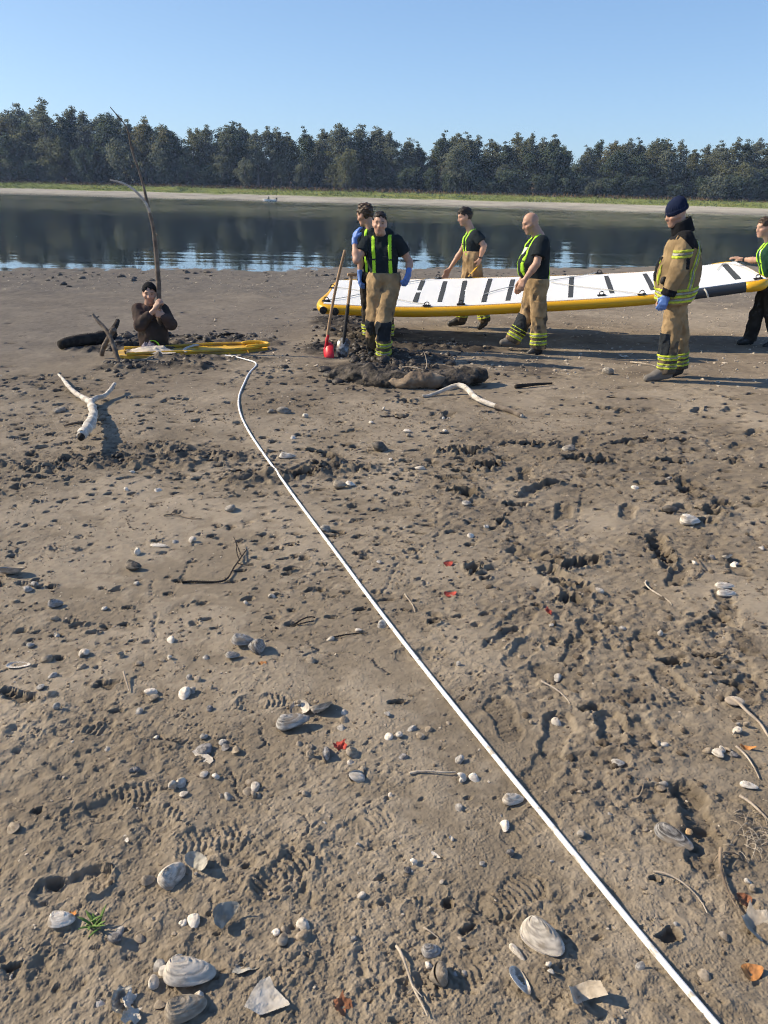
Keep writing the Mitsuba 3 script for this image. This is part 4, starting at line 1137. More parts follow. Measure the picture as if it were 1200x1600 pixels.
R_ = math.radians
mussel('mussel_shell', 'dark striped mussel shell with an orange chip, right of the hose', 1048, 1312, 62, R_(-38), 'shell_dark', .5, .30, .35, .1, .05, seed=1)
o_ = pebble(3, (.011, .010, .005)); add('chip', ply(put(o_, 1076, 1303, -.018, .4, .5), 'shell_orange', smooth=True), 'mussel_shell', 'orange chip at the end of the shell')
mussel('mussel_shell', 'large pale gaping mussel between the hose and the split twig', 843, 1470, 74, R_(-40), 'shell_pale', .66, .42, .3, .05, .12, seed=3)
mussel('mussel_shell', 'largest pale mussel in the lower left heap of shells', 293, 1533, 82, R_(4), 'shell_pale', .56, .5, .1, .05, .0, seed=5)
mussel('mussel_shell', 'half buried mussel at the bottom edge below the largest one', 287, 1582, 66, R_(22), 'shell_mud', .62, .5, .2, 0, .0, .012, seed=7)
mussel('mussel_shell', 'cracked pale mussel standing on edge left of the curled black leaf', 268, 1373, 50, R_(60), 'shell_pale', .72, .55, .5, 0, .0, .008, seed=9)
mussel('mussel_shell', 'closed grey mussel in front of the two open saucer shells', 455, 1137, 54, R_(18), 'shell_grey', .5, .45, .1, -.12, .0, .004, seed=11)
mussel('mussel_shell', 'flat striped mussel leaning on a dark round one', 378, 1010, 36, R_(10), 'shell_grey', .62, .46, .2, .1, .02, -.006, seed=13)
mussel('mussel_shell', 'dark round mussel standing upright beside a flat striped one', 404, 1018, 32, R_(70), 'shell_dark', .85, .62, .9, .2, .0, seed=15)
mussel('mussel_shell', 'small clam below the flat striped mussel', 363, 1029, 23, R_(20), 'shell_grey', .62, .4, .1, .1, .0, -.004, seed=17)
mussel('mussel_shell', 'white round mussel lying alone near the churned mud on the right', 1076, 819, 33, R_(10), 'shell_white', .66, .52, .1, .05, .0, seed=19)
mussel('mussel_shell', 'upper one of two white mussels at the right', 1131, 917, 36, R_(8), 'shell_white', .38, .3, .1, .05, .0, seed=21)
mussel('mussel_shell', 'lower one of two white mussels at the right', 1133, 931, 34, R_(14), 'shell_white', .46, .34, .1, .05, .1, seed=23)
mussel('mussel_shell', 'smooth pale shell beside the little green sprout', 95, 1444, 42, R_(5), 'shell_white', .66, .5, .1, 0, 0, .008, seed=25)
mussel('mussel_shell', 'pale oval shell touching the hose on its left', 800, 1252, 36, R_(18), 'shell_pale', .58, .5, .1, .05, 0, .008, seed=27)
mussel('mussel_shell', 'grey clam lying above the split clam near the bottom', 672, 1487, 32, R_(12), 'shell_grey', .74, .5, .25, .1, 0, .004, seed=29)
mussel('mussel_shell', 'split clam standing on edge above the bottom edge', 689, 1527, 38, R_(80), 'shell_mud', .95, .7, .9, .0, .1, .004, seed=31)
mussel('mussel_shell', 'dark striped shell with a long shadow near the left edge', 86, 948, 23, R_(30), 'shell_dark', .66, .6, .4, .1, 0, .002, seed=33)
mussel('mussel_shell', 'black round shell alone on the mud above the dark twig', 208, 890, 26, R_(-8), 'stone_dark', .66, .6, .1, 0, 0, .004, seed=35)
mussel('mussel_shell', 'long pale sliver of shell left of the ridge of clods', 247, 855, 28, R_(-4), 'shell_white', .34, .2, .05, 0, 0, .003, seed=37)
mussel('mussel_shell', 'flat pale shell lying right next to the far part of the hose', 448, 716, 27, R_(12), 'shell_white', .42, .4, .1, 0, 0, .004, seed=39)
mussel('mussel_shell', 'brown shell behind the hose with a small white one beside it', 530, 764, 22, R_(5), 'shell_mud', .62, .6, .1, 0, 0, .004, seed=41)
mussel('mussel_shell', 'pale pointed shell against the right edge', 1168, 1230, 28, R_(-14), 'shell_white', .45, .35, .1, 0, 0, .003, seed=43)


def saucer(label, px, py, wpx, rz, mat, rx, ry, sink, wr=.8, hr=.3, seed=0, flip=True):
    """a single valve, hollow side up"""
    L = wpx * scale_at(px, py)
    m_ = valve(L, L * wr, L * hr, seed=seed, umbo=.2)
    if flip:
        m_.vertices[:, 2] *= -1; m_.faces = m_.faces[:, ::-1]
    return add('open_shell', ply(put(m_, px, py, sink, rz, rx, ry), 'shell_banded', smooth=True, color=growth(m_, PAL[mat], seed)), label=label, cat='shell')


saucer('open saucer shell tilted up with snails inside', 502, 1109, 42, R_(60), 'shell_pale', -.55, .45, .006, .82, .3, 51)
saucer('open saucer shell full of mud, left of the tilted one', 468, 1109, 40, R_(100), 'shell_pale', -.12, .05, .012, .85, .22, 52)
saucer('flaking oval shell half lying hollow side up below the gaping mussel', 811, 1536, 47, R_(-60), 'shell_white', -.5, .2, .004, .72, .2, 53)
saucer('open shell with a dark hollow at the left edge', 18, 899, 42, R_(0), 'shell_grey', -.4, 0, .004, .6, .28, 54)
saucer('open pale shell above a small flat one at the right edge', 1135, 871, 19, R_(30), 'shell_white', -.6, .2, .002, .8, .3, 55)
saucer('broken glossy shell flakes at the left edge', 27, 1041, 36, R_(10), 'shell_white', -.1, .05, .004, .6, .1, 56)
saucer('upright dark shell fragment beside the red leaf scrap', 508, 1181, 38, R_(90), 'shell_dark', 1.1, .2, .012, .5, .25, 57, False)
saucer('shell half left of the gaping mussel, lying rim up', 806, 1488, 34, R_(-55), 'shell_pale', .9, 0, .008, .4, .2, 58, False)
for px, py, w, s in ((500, 1112, 13, 1), (494, 1104, 11, 2), (466, 1102, 12, 3)):
    q = snail(w * scale_at(px, py) / 2)
    add('snail_shell', ply(put(q, px, py, -.012 if px > 480 else -.004, s * 2.0, .4), 'shell_mud', smooth=50), label={500: 'larger snail shell lying in the tilted saucer shell', 494: 'smaller snail shell lying in the tilted saucer shell', 466: 'snail shell lying in the mud filled saucer shell'}[px], cat='shell')

# small shells and pebbles, each where the photograph has one
SMALL = [(86, 967), (87, 992), (48, 1010), (73, 1031, 24), (82, 1056, 17), (64, 1076), (80, 1087, 18), (90, 1108), (188, 1027, 15), (127, 1043, 16), (133, 1023, 18), (217, 1037), (255, 1032, 12), (265, 1030, 11), (267, 1002, 14), (322, 1027, 13), (297, 1060, 13), (309, 1064, 13), (288, 1085, 24), (302, 1080, 13),
         (218, 1113, 13), (328, 1108, 13), (245, 1151, 11), (167, 1142, 14), (167, 1169, 12), (212, 1206, 18), (318, 1170, 30), (318, 1153, 15), (348, 1160, 15), (352, 1169, 15), (368, 1173, 17), (319, 1213, 15), (336, 1216, 14), (357, 1246, 15), (345, 1244, 10), (20, 1294, 24), (237, 1083, 20), (240, 1092, 14),
         (485, 1033, 16), (517, 997, 13), (560, 986, 12), (597, 977, 18), (539, 1126, 20), (538, 1115, 13), (533, 1139, 15), (468, 1163, 14), (483, 1169, 15), (485, 1181, 18), (550, 1181, 24), (548, 1193, 14), (567, 1205, 18), (559, 1217, 27), (643, 1139, 17), (669, 1140, 15), (607, 1155, 16), (623, 1153, 15), (657, 1152, 14),
         (630, 1184, 15), (605, 1120, 12), (718, 1188, 18), (720, 1217, 19), (740, 1217, 18), (475, 1243, 16), (717, 1040, 10), (717, 1263, 15), (547, 1163, 10), (813, 1025, 11), (871, 1057, 16), (869, 1126, 17), (1030, 992, 11), (972, 982, 12), (862, 983, 9), (1028, 1163, 18), (1038, 1164, 14), (965, 1193, 24),
         (1037, 1225, 14), (1033, 1233, 16), (1153, 1145, 16), (1166, 1137, 14), (1152, 1133, 9), (1105, 1175, 14), (1120, 1180, 20), (1128, 1173, 12), (1139, 1173, 13), (1146, 1180, 13), (908, 1305, 15), (1008, 1298, 10), (953, 1273, 9), (230, 1377, 21), (307, 1368, 8), (285, 1443, 16), (303, 1440, 24), (182, 1473, 22), (188, 1456, 15), (218, 1467, 16),
         (272, 1462, 9), (279, 1502, 19), (249, 1511, 20), (257, 1520, 20), (241, 1543, 21), (249, 1573, 18), (309, 1564, 26), (155, 1567, 17), (18, 1523, 10), (565, 1401, 15), (432, 1461, 16), (446, 1455, 17), (473, 1448, 23), (472, 1465, 22), (442, 1476, 20), (645, 1352, 17), (637, 1362, 13), (753, 1350, 10), (788, 1290, 20), (797, 1336, 18), (705, 1312, 10),
         (670, 1508, 14), (712, 1518, 9), (725, 1517, 12), (552, 1468, 12), (720, 1467, 12), (507, 1286, 8), (755, 1351, 7), (857, 1513, 14), (860, 1522, 12), (1100, 1525, 22), (1130, 1464, 16), (1167, 1383, 13), (1175, 1391, 14), (1056, 1447, 10), (1006, 1389, 12), (999, 1515, 16), (390, 1224, 16), (387, 1237, 18), (399, 1232, 17), (394, 1245, 15), (402, 1243, 14), (283, 1225, 22), (271, 1234, 19), (287, 1243, 14),
         (1045, 750, 10), (1046, 796, 20), (1112, 872, 12), (1085, 882, 10), (1150, 880, 18), (937, 927, 14), (992, 762, 13), (1190, 855, 10), (888, 703, 20), (950, 584, 20), (423, 645, 12), (600, 642, 7), (580, 662, 9), (635, 676, 13), (638, 682, 9), (458, 686, 10), (478, 653, 11), (692, 653, 8), (702, 654, 8), (695, 675, 8), (547, 761, 16), (657, 733, 16), (508, 830, 17), (760, 827, 9), (735, 840, 12), (425, 933, 14), (592, 881, 10), (610, 720, 7), (640, 726, 9), (728, 792, 15),
         (360, 799, 18), (273, 848, 12), (302, 847, 14), (213, 867, 14), (55, 918, 15), (44, 924, 16), (23, 940, 14), (213, 912, 11), (383, 944, 11), (247, 767, 12), (163, 951, 12), (197, 767, 9), (207, 738, 9), (93, 642, 20), (444, 645, 20), (594, 703, 26), (330, 1075, 9), (560, 1322, 8), (610, 1243, 9), (690, 1380, 8), (862, 1345, 8), (420, 1395, 8), (140, 1430, 9), (690, 985, 8), (770, 1000, 8), (830, 1130, 8), (905, 1240, 9), (985, 1330, 8), (700, 1130, 8), (900, 880, 8), (240, 1440, 8)]
MATS = ['shell_pale', 'shell_grey', 'shell_grey', 'shell_mud', 'shell_white', 'shell_dark']
rs = np.random.default_rng(23)
CL5 = {(390, 1224), (387, 1237), (399, 1232), (394, 1245), (402, 1243)}
CL6 = {(432, 1461), (446, 1455), (473, 1448), (472, 1465), (442, 1476)}
CL7 = {(249, 1511), (257, 1520), (279, 1502), (241, 1543)}
CL8 = {(283, 1225), (271, 1234), (287, 1243)}
CL9 = {(643, 1139), (669, 1140), (607, 1155), (623, 1153), (657, 1152)}
CL10 = {(1028, 1163), (1038, 1164)}
CL11 = {(1105, 1175), (1120, 1180), (1128, 1173), (1139, 1173), (1146, 1180)}
CL12 = {(348, 1160), (352, 1169), (368, 1173), (318, 1153)}
CL13 = {(468, 1163), (483, 1169), (485, 1181)}
ONE = {(73, 1031): 'round banded snail shell with a dark shadow near the left edge', (318, 1170): 'plump clam behind a flat strip of bark', (303, 1440): 'larger round clam beside a smaller one left of the curled grey leaf', (285, 1443): 'smaller round clam beside the larger one left of the curled grey leaf', (565, 1401): 'round snail shell alone in the middle of the foreground',
       (718, 1188): 'upper grey snail shell of the three left of the hose', (720, 1217): 'left one of two round snail shells at the end of the split twig', (740, 1217): 'right one of two round snail shells at the end of the split twig', (1046, 796): 'dark little stone left of the lone white mussel', (594, 703): 'dark rounded stone standing out on the smooth mud',
       (444, 645): 'pale rounded stone right of the far bend of the hose', (93, 642): 'grey pointed stone left of the white driftwood', (950, 584): 'grey stone lying left of the boots of the man in the cap', (888, 703): 'pale stone in the trampled mud', (230, 1377): 'grey angular clam left of the cracked pale mussel', (508, 830): 'mottled stone touching the hose', (360, 799): 'dark flat stone above the dark twig',
       (288, 1085): 'white clam with a small snail at its side', (559, 1217): 'gaping pale clam below the red leaf scrap', (550, 1181): 'pale clam right of the red leaf scrap', (965, 1193): 'pale clam in a boot print right of the hose', (1100, 1525): 'translucent shell flake left of the orange leaf', (309, 1564): 'clam lying on the half buried mussel at the bottom', (182, 1473): 'dark clam below the green sprout',
       (788, 1290): 'grey clam below the oval shell at the hose', (797, 1336): 'grey clam with a dark shadow left of the hose', (597, 977): 'grey clam touching the hose', (908, 1305): 'small pebble right of the hose', (20, 1294): 'mossy round shell at the left edge', (212, 1206): 'lone pale clam right of a boot print', (645, 1352): 'white clam lying on a dark one', (637, 1362): 'dark clam under a white one', (485, 1033): 'small pale clam right of the big mussels'}
STONES = {(1046, 796), (594, 703), (444, 645), (93, 642), (950, 584), (888, 703), (508, 830), (360, 799), (423, 645), (908, 1305)}
snails = [snail(1.0, t) for t in (2.3, 2.7)]
for q in SMALL:
    px, py = q[:2]; w = q[2] if len(q) > 2 else 14
    s = scale_at(px, py) * w / 2 * 1.08
    k = (px, py)
    g = None
    if k in ONE: lab, g = ONE[k], None
    elif k in CL5: lab = g = 'one of the five snail shells clustered left of the hose'
    elif k in CL6: lab = g = 'one of the clams clustered below the ribbed boot print'
    elif k in CL7: lab = g = 'one of the snail shells around the largest pale mussel'
    elif k in CL8: lab = g = 'one of the three pale clams touching each other on the left'
    elif k in CL9: lab = g = 'one of the clams scattered along the edge of a boot hole left of the hose'
    elif k in CL10: lab = g = 'one of two snail shells side by side right of the hose'
    elif k in CL11: lab = g = 'one of the gaping clams in a row under the bone like twig'
    elif k in CL12: lab = g = 'one of the snail shells around the plump clam and bark strip'
    elif k in CL13: lab = g = 'one of the snail shells left of the upright dark fragment'
    elif py > 1240: lab = g = 'small shell lying singly on the crumbly mud of the near foreground'
    elif px < 400 and py > 900: lab = g = 'small shell lying singly on the left part of the bare mud'
    elif py > 900: lab = g = 'small shell lying singly on the mud along the middle of the hose'
    else: lab = g = 'little pale shell or pebble far off on the pitted mud'
    mat = 'stone_grey' if k in STONES else MATS[int(rs.choice(6, p=[.24, .14, .12, .34, .10, .06]))]
    if k in ((594, 703), (1046, 796), (637, 1362), (182, 1473)): mat = 'stone_dark' if k in STONES else 'shell_dark'
    if k in ((288, 1085), (645, 1352), (303, 1440), (285, 1443), (740, 1217), (720, 1217)): mat = 'shell_white'
    if py < 900 and k not in STONES and rs.random() < .6: mat = 'shell_white'
    rz, rx, ry = rs.uniform(0, 6.28), rs.uniform(-.5, .5), rs.uniform(-.5, .5)
    kind = rs.random()
    if k in STONES:
        m_ = pebble(int(rs.integers(99)), (s, s * .8, s * .6)); nm, ct = 'stone', 'stone'
    elif kind < .42 and w < 20:
        m_ = snails[int(rs.integers(2))].copy(); m_.apply_scale(s); nm, ct = 'snail_shell', 'shell'
        rx = rs.uniform(-1.4, 1.4)
    else:
        a = valve(2 * s, 1.6 * s, s * .55, .12, 9, 16, .05, int(rs.integers(99)), inner=False)
        b = a.copy(); b.vertices[:, 2] *= -1; b.faces = b.faces[:, ::-1]
        gp_ = .25 if k in CL11 or k == (559, 1217) else 0
        a.apply_transform(rotm(0, gp_)); b.apply_transform(rotm(0, -gp_))
        m_ = join([a, b]); nm, ct = 'clam_shell', 'shell'
    if g and g.startswith(('small shell', 'little pale')):
        hue = {'shell_pale': 'pale', 'shell_grey': 'grey', 'shell_mud': 'mud coloured', 'shell_white': 'white', 'shell_dark': 'dark', 'stone_grey': 'grey', 'stone_dark': 'dark'}[mat]
        lab = g = g.replace('small shell', f'small {hue} {nm.replace("_", " ")}').replace('little pale shell or pebble', f'little {hue} {nm.replace("_", " ")}')
    add(nm, ply(put(m_, px, py, s * rs.uniform(.2, .6), rz, rx, ry), mat, smooth=50), label=lab, cat=ct, group=g)

# ---- leaves and scraps
def leaf_bsdf(name, c1, c2, f=40):
    fn = lambda p, n, uv: mikit.mix(c1, c2, mikit.smoothstep(.35, .7, mikit.fbm(p.x * f, p.y * f, p.z * f, 3)))
    bsdf(name, {'type': 'twosided', 'b': {'type': 'bumpmap', 'arbitrary': proc(lambda p, n, uv: mikit.fbm(p.x * 220, p.y * 220, p.z * 220, 2), .001), 'scale': .002, 'b': {'type': 'principled', 'base_color': proc(fn), 'roughness': .8, 'specular': .2}}})
leaf_bsdf('leaf_pale', (.60, .56, .50), (.45, .41, .35))
leaf_bsdf('leaf_grey', (.42, .40, .35), (.24, .22, .19))
leaf_bsdf('leaf_orange', (.50, .23, .08), (.36, .17, .07))
leaf_bsdf('leaf_brown', (.30, .13, .07), (.20, .09, .05))
leaf_bsdf('leaf_red', (.42, .075, .055), (.24, .05, .04))
leaf_bsdf('bark_pale', (.50, .44, .36), (.33, .28, .22))
diffuse('sprout_green', (.12, .20, .05), .7, .3)


def sheet(outline, curl, n=26, seed=0, crumple=.15, axis=0.0, thick=.0008):
    """a curled leaf cut to an outline given in metres"""
    o = Polygon(outline).buffer(0)
    x0, y0, x1, y1 = o.bounds
    d = max(x1 - x0, y1 - y0) / n
    gx, gy = np.arange(x0 - d, x1 + 2 * d, d), np.arange(y0 - d, y1 + 2 * d, d)
    V, idx, F = [], {}, []
    from shapely import contains_xy
    ins_ = contains_xy(o.buffer(d * .72), *[a.ravel() for a in np.meshgrid(gx, gy, indexing='ij')]).reshape(len(gx), len(gy))
    from shapely.ops import nearest_points
    for i in range(len(gx) - 1):
        for j in range(len(gy) - 1):
            if ins_[i:i + 2, j:j + 2].all():
                q = []
                for a, b in ((i, j), (i + 1, j), (i + 1, j + 1), (i, j + 1)):
                    if (a, b) not in idx:
                        idx[(a, b)] = len(V)
                        p = Point(gx[a], gy[b])
                        if not o.contains(p):
                            p = nearest_points(o, p)[0]
                        V.append([p.x, p.y, 0])
                    q.append(idx[(a, b)])
                F.append(q)
    V = np.array(V, float); F = np.array(F)
    S = max(x1 - x0, y1 - y0)
    a = V[:, 0] * math.cos(axis) + V[:, 1] * math.sin(axis); b = -V[:, 0] * math.sin(axis) + V[:, 1] * math.cos(axis)
    V[:, 2] = curl * a * a / S + crumple * S * (fbm(np.c_[V[:, :2] / S * 3, np.zeros(len(V))], 3, seed) - .5) + .10 * S * np.abs(b / S) * (1 if crumple else 0)
    W = V.copy(); W[:, 2] -= thick
    F = np.vstack([F[:, [0, 1, 2]], F[:, [0, 2, 3]]])
    return tm(np.vstack([V, W]), np.vstack([F, F[:, ::-1] + len(V)]))


def leaf_outline(L, W, kind):
    if kind == 'tri':
        return [(-L * .5, -W * .5), (-L * .1, -W * .52), (L * .25, -W * .22), (L * .5, -W * .02), (L * .42, W * .06), (0, W * .3), (-L * .22, W * .55), (-L * .4, W * .35), (-L * .48, 0)]
    if kind == 'strip':
        return [(-L * .5, -W * .4), (-L * .2, -W * .5), (L * .2, -W * .42), (L * .5, -W * .5), (L * .46, W * .3), (L * .3, W * .5), (-L * .1, W * .42), (-L * .5, W * .5)]
    if kind == 'torn':
        return [(-L * .5, -W * .3), (-L * .2, -W * .5), (L * .05, -W * .25), (L * .3, -W * .5), (L * .5, -W * .1), (L * .35, W * .2), (L * .45, W * .5), (L * .1, W * .35), (-L * .15, W * .5), (-L * .3, W * .2), (-L * .5, W * .25)]
    return [(L / 2 * math.cos(t) * (1 + .12 * math.cos(t)), W / 2 * math.sin(t) * (1 - .15 * math.cos(t))) for t in np.linspace(0, 2 * math.pi, 28, endpoint=False)]


def leaf(name, label, px, py, wpx, hpx, kind, mat, rz=0.0, rx=0.0, ry=0.0, curl=.5, cr=.15, sink=.001, cat='leaf', axis=0.0):
    s = scale_at(px, py)
    add(name, ply(put(sheet(leaf_outline(wpx * s, hpx * s, kind), curl, 34, int(px), cr, axis), px, py, sink, rz, rx, ry), mat, smooth=True), label=label, cat=cat)


leaf('dry_leaf', 'large pale triangular leaf at the bottom edge', 424, 1566, 66, 54, 'tri', 'leaf_pale', -.25, .15, .1, .3, .12)
leaf('dry_leaf', 'pale grey leaf above the large triangular one', 379, 1508, 44, 44, 'tri', 'leaf_grey', 2.2, .25, .1, .5, .2)
leaf('dry_leaf', 'curled grey leaf standing on edge with a black shadow', 346, 1443, 46, 34, 'oval', 'leaf_grey', 1.0, .9, .1, 1.4, .25)
leaf('dry_leaf', 'curled dark leaf right of the cracked pale mussel', 312, 1352, 46, 24, 'oval', 'leaf_grey', -.5, .7, 0, 1.4, .3)
leaf('dry_leaf', 'flat pale strip of bark beside the plump clam', 318, 1181, 44, 16, 'strip', 'leaf_pale', -.75, .12, 0, .1, .06)
leaf('dry_leaf', 'red brown leaf wedged behind the large bent bark piece', 1160, 1414, 26, 28, 'oval', 'leaf_brown', .6, .4, .2, .9, .3)
leaf('dry_leaf', 'orange leaf near the lower right corner', 1172, 1520, 36, 26, 'oval', 'leaf_orange', .3, .2, .1, .8, .22)
leaf('dry_leaf', 'brown leaf at the bottom edge near the rooty twig', 533, 1573, 32, 30, 'torn', 'leaf_brown', .9, .3, .2, 1.0, .35)
leaf('dry_leaf', 'upper one of two small red leaves right of the hose', 699, 884, 15, 12, 'oval', 'leaf_red', .3, .2, 0, .8, .2)
leaf('dry_leaf', 'lower one of two small red leaves right of the hose', 702, 930, 20, 12, 'oval', 'leaf_red', .1, .2, 0, .8, .2)
leaf('dry_leaf', 'crumpled red leaf scrap beside the upright dark shell', 531, 1170, 22, 18, 'torn', 'leaf_red', .3, .3, .1, 1.0, .4)
leaf('dry_leaf', 'dark red scrap at the edge of the trampled mud', 856, 961, 12, 14, 'torn', 'leaf_red', 1.0, .4, .1, 1.0, .4)
leaf('dry_leaf', 'orange scrap under the two dark mussels', 410, 1038, 14, 9, 'torn', 'leaf_orange', .2, .2, .1, .8, .3)
leaf('dry_leaf', 'narrow white leaf alone on the left of the foreground', 197, 1311, 18, 7, 'oval', 'leaf_pale', -.95, .1, 0, .4, .05)
leaf('dry_leaf', 'narrow white leaf alone in the middle of the foreground', 680, 1337, 19, 6, 'oval', 'leaf_pale', -.75, .1, 0, .4, .05)
leaf('dry_leaf', 'yellow leaf scrap behind the smooth pale shell', 112, 1431, 18, 10, 'torn', 'leaf_orange', .2, .3, 0, .8, .3)
leaf('dry_leaf', 'yellowish leaf among the gaping clams', 1166, 1169, 24, 8, 'oval', 'leaf_orange', -.3, .2, 0, .8, .3)
leaf('dry_leaf', 'pale flake lying at the far right of the bottom edge', 1100, 1526, 20, 10, 'oval', 'leaf_pale', -.1, .1, 0, .4, .2)
leaf('bark_piece', 'large pale bent piece of bark at the right edge', 1176, 1447, 66, 44, 'torn', 'bark_pale', .9, .35, .1, .9, .18, .004, 'bark')
leaf('bark_piece', 'curled pale piece of bark near the bottom right of the split clam', 903, 1556, 62, 26, 'strip', 'bark_pale', .35, .5, .1, 2.2, .15, .004, 'bark')
leaf('bark_piece', 'short pale chip of wood standing behind the man in the cap', 975, 556, 16, 6, 'strip', 'bark_pale', .6, .3, 0, .2, .1, .0, 'bark')
for q, (px, py, rz_, mt) in enumerate(((190, 1560, .4, 'leaf_grey'), (200, 1573, 1.4, 'leaf_pale'), (184, 1584, 2.2, 'leaf_grey'), (205, 1590, .2, 'leaf_pale'))):
    leaf('dry_leaf', ('top leaf', 'right leaf', 'left leaf', 'lowest leaf')[q] + ' of the crumpled leaf cluster at the lower left', px, py, 30, 24, 'torn', mt, rz_, .7, .4, 1.4, .5, .002)
sp2 = thing('sprout', 'little green sprout beside the smooth pale shell', 'plant')
for q in range(15):
    a = q * 2.4 + .3; L_ = rs.uniform(.018, .05)
    c = gp(148 + rs.normal(0, 5), 1451 + rs.normal(0, 2), .0)
    d = np.array([math.cos(a), math.sin(a), .5 + .5 * rs.random()])
    add('leaf', ply(tube([c, c + d * L_ * .6 + [0, 0, .004], c + d * L_], [.002, .0042, .0006], 6, 0, 1, 0, 7, flat=.3), 'sprout_green', smooth=True), sp2)

# ---- what nobody could count: crumbs of mud, shell grit, clods, shore stones, dry roots
ICO = trimesh.creation.icosphere(1)
ICO0 = trimesh.creation.icosahedron()


def scatter(points, sizes, base, seed, flat=.65, stretch=.35):
    r = np.random.default_rng(seed)
    V, F = [], []
    bv_, bf = np.array(base.vertices), np.array(base.faces)
    forms = [bv_ * (1 + .9 * (fbm(bv_ * 1.2 + 9 * k, 2, 200 + k) - .5))[:, None] for k in range(12)]
    for n_, (p, s) in enumerate(zip(points, sizes)):
        a, t = r.uniform(0, 6.28), r.normal(0, .5)
        ca, sa = math.cos(a), math.sin(a)
        v = forms[n_ % 12] * [s * (1 + r.uniform(0, stretch)), s, s * flat]
        c_, s_ = math.cos(t), math.sin(t)
        v = np.stack([v[:, 0], v[:, 1] * c_ - v[:, 2] * s_, v[:, 1] * s_ + v[:, 2] * c_], 1)
        V.append(np.stack([v[:, 0] * ca - v[:, 1] * sa, v[:, 0] * sa + v[:, 1] * ca, v[:, 2]], 1) + p)
        F.append(bf + n_ * len(bv_))
    return tm(np.vstack(V), np.vstack(F))


def spread(n, d0, d1, seed, power=1.0, half=.64):
    r = np.random.default_rng(seed)
    d = d0 + (d1 - d0) * r.random(n) ** power
    t = r.uniform(-half, half, n)
    x, y = d * np.sin(t), d * np.cos(t)
    return np.stack([x, y, ground(x, y)], 1), r


mottled('mud_crumb', (.235, .19, .142), (.15, .12, .088), 30, .9, .15)
mottled('wet_mud', (.055, .048, .043), (.024, .021, .019), 20, .55, .4, .006, 60)
mottled('grit_pale', (.52, .46, .38), (.30, .25, .2), 60, .8, .2)
p, r = spread(17000, .9, 7.0, 301, .7)
keep = meshkit.noise(np.c_[p[:, :2] * 2.2, np.zeros(len(p))], 6) > r.uniform(.1, .8, len(p))
p = p[keep]; s = (.0016 + .0045 * r.random(len(p)) ** 3) * (.7 + np.hypot(p[:, 0], p[:, 1]) * .22)
add('mud_crumbs', ply(scatter(p + [0, 0, .001], s, ICO0, 302), 'mud_crumb', smooth=40), label='loose crumbs of dried mud strewn over the beach', cat='mud', kind='stuff')
p, r = spread(2600, .95, 9.0, 303, .8)
s = (.0012 + .0028 * r.random(len(p)) ** 2.5) * (.8 + np.hypot(p[:, 0], p[:, 1]) * .25)
add('shell_grit', ply(scatter(p + [0, 0, .001], s, ICO0, 304, .5), 'grit_pale', smooth=40), label='tiny pale bits of shell and grit strewn over the mud', cat='grit', kind='stuff')
# gravel far off on the right, stones at the water's edge
p, r = spread(5200, 8.8, 24.0, 305, 1.2)
k_ = (p[:, 0] > -1.5 + 1.5 * r.normal(size=len(p))) | (p[:, 1] > 17)
p = p[k_]; s = .006 + .02 * r.random(len(p)) ** 3
add('gravel', ply(scatter(p + [0, 0, .003], s, ICO0, 306, .6), 'grit_pale', smooth=40), label='pale gravel scattered over the far part of the beach', cat='gravel', kind='stuff')
pts_, sz = [], []
r = np.random.default_rng(307)
for _ in range(230):
    px = r.uniform(-60, 1260); py = 424 + abs(r.normal(0, 9)) - .004 * px * 0
    c = gp(px, py); pts_.append(c); sz.append(.025 + .075 * r.random() ** 3)
add('shore_stones', ply(scatter(np.array(pts_), sz, ICO, 308, .55), 'stone_dark', smooth=40), label='dark stones and clods along the near edge of the water', cat='stones', kind='stuff')
r = np.random.default_rng(309)
pts_, sz = [], []
for px, py, sx, sy, n_, s0 in ((560, 560, 34, 20, 260, .05), (600, 580, 40, 8, 120, .05), (530, 520, 22, 22, 90, .045), (548, 583, 16, 8, 70, .06), (680, 560, 60, 14, 110, .035), (325, 528, 36, 4, 70, .055), (385, 530, 18, 3, 20, .04), (200, 572, 22, 5, 46, .04), (275, 570, 40, 4, 50, .03), (175, 535, 16, 8, 60, .06), (215, 532, 12, 6, 40, .07), (330, 562, 40, 2, 20, .025),
                                (140, 718, 70, 3, 26, .018), (240, 708, 60, 6, 40, .022), (60, 728, 50, 3, 26, .018), (340, 712, 50, 4, 26, .018), (480, 735, 30, 8, 24, .018), (430, 545, 30, 14, 40, .03)):
    for _ in range(n_):
        a, b = r.normal(0, 1, 2)
        qx, qy = px + a * sx, py + b * sy
        e_ = r.random()
        if 500 < qx < 548 and 530 < qy < 578:
            continue
        pts_.append(gp(qx, qy)); sz.append(s0 * (.25 + e_ ** 2.2))
add('mud_clods', ply(scatter(np.array(pts_), sz, ICO, 310, .75), 'wet_mud', smooth=40), label='wet black mud clods dug up around the dig and the buried man', cat='mud', kind='stuff')
r = np.random.default_rng(311)
pts_, sz = [], []
for _ in range(900):
    px, py = r.uniform(700, 1200), 620 + 620 * r.random() ** 1.4
    c = G(px, py)
    ii, jj = np.searchsorted(RR, math.hypot(c[0], c[1])) - 1, np.searchsorted(TH, math.atan2(c[0], c[1])) - 1
    if track[ii, jj] > .35:
        pts_.append(gp(px, py)); sz.append(.003 + .014 * r.random() ** 3)
mottled('damp_mud', (.13, .104, .078), (.075, .06, .045), 20, .8, .2)
add('damp_clods', ply(scatter(np.array(pts_), sz, ICO, 312, .7), 'damp_mud', smooth=40), label='small damp clods kicked up along the boot tracks on the right', cat='mud', kind='stuff')
rt = []
r = np.random.default_rng(313)
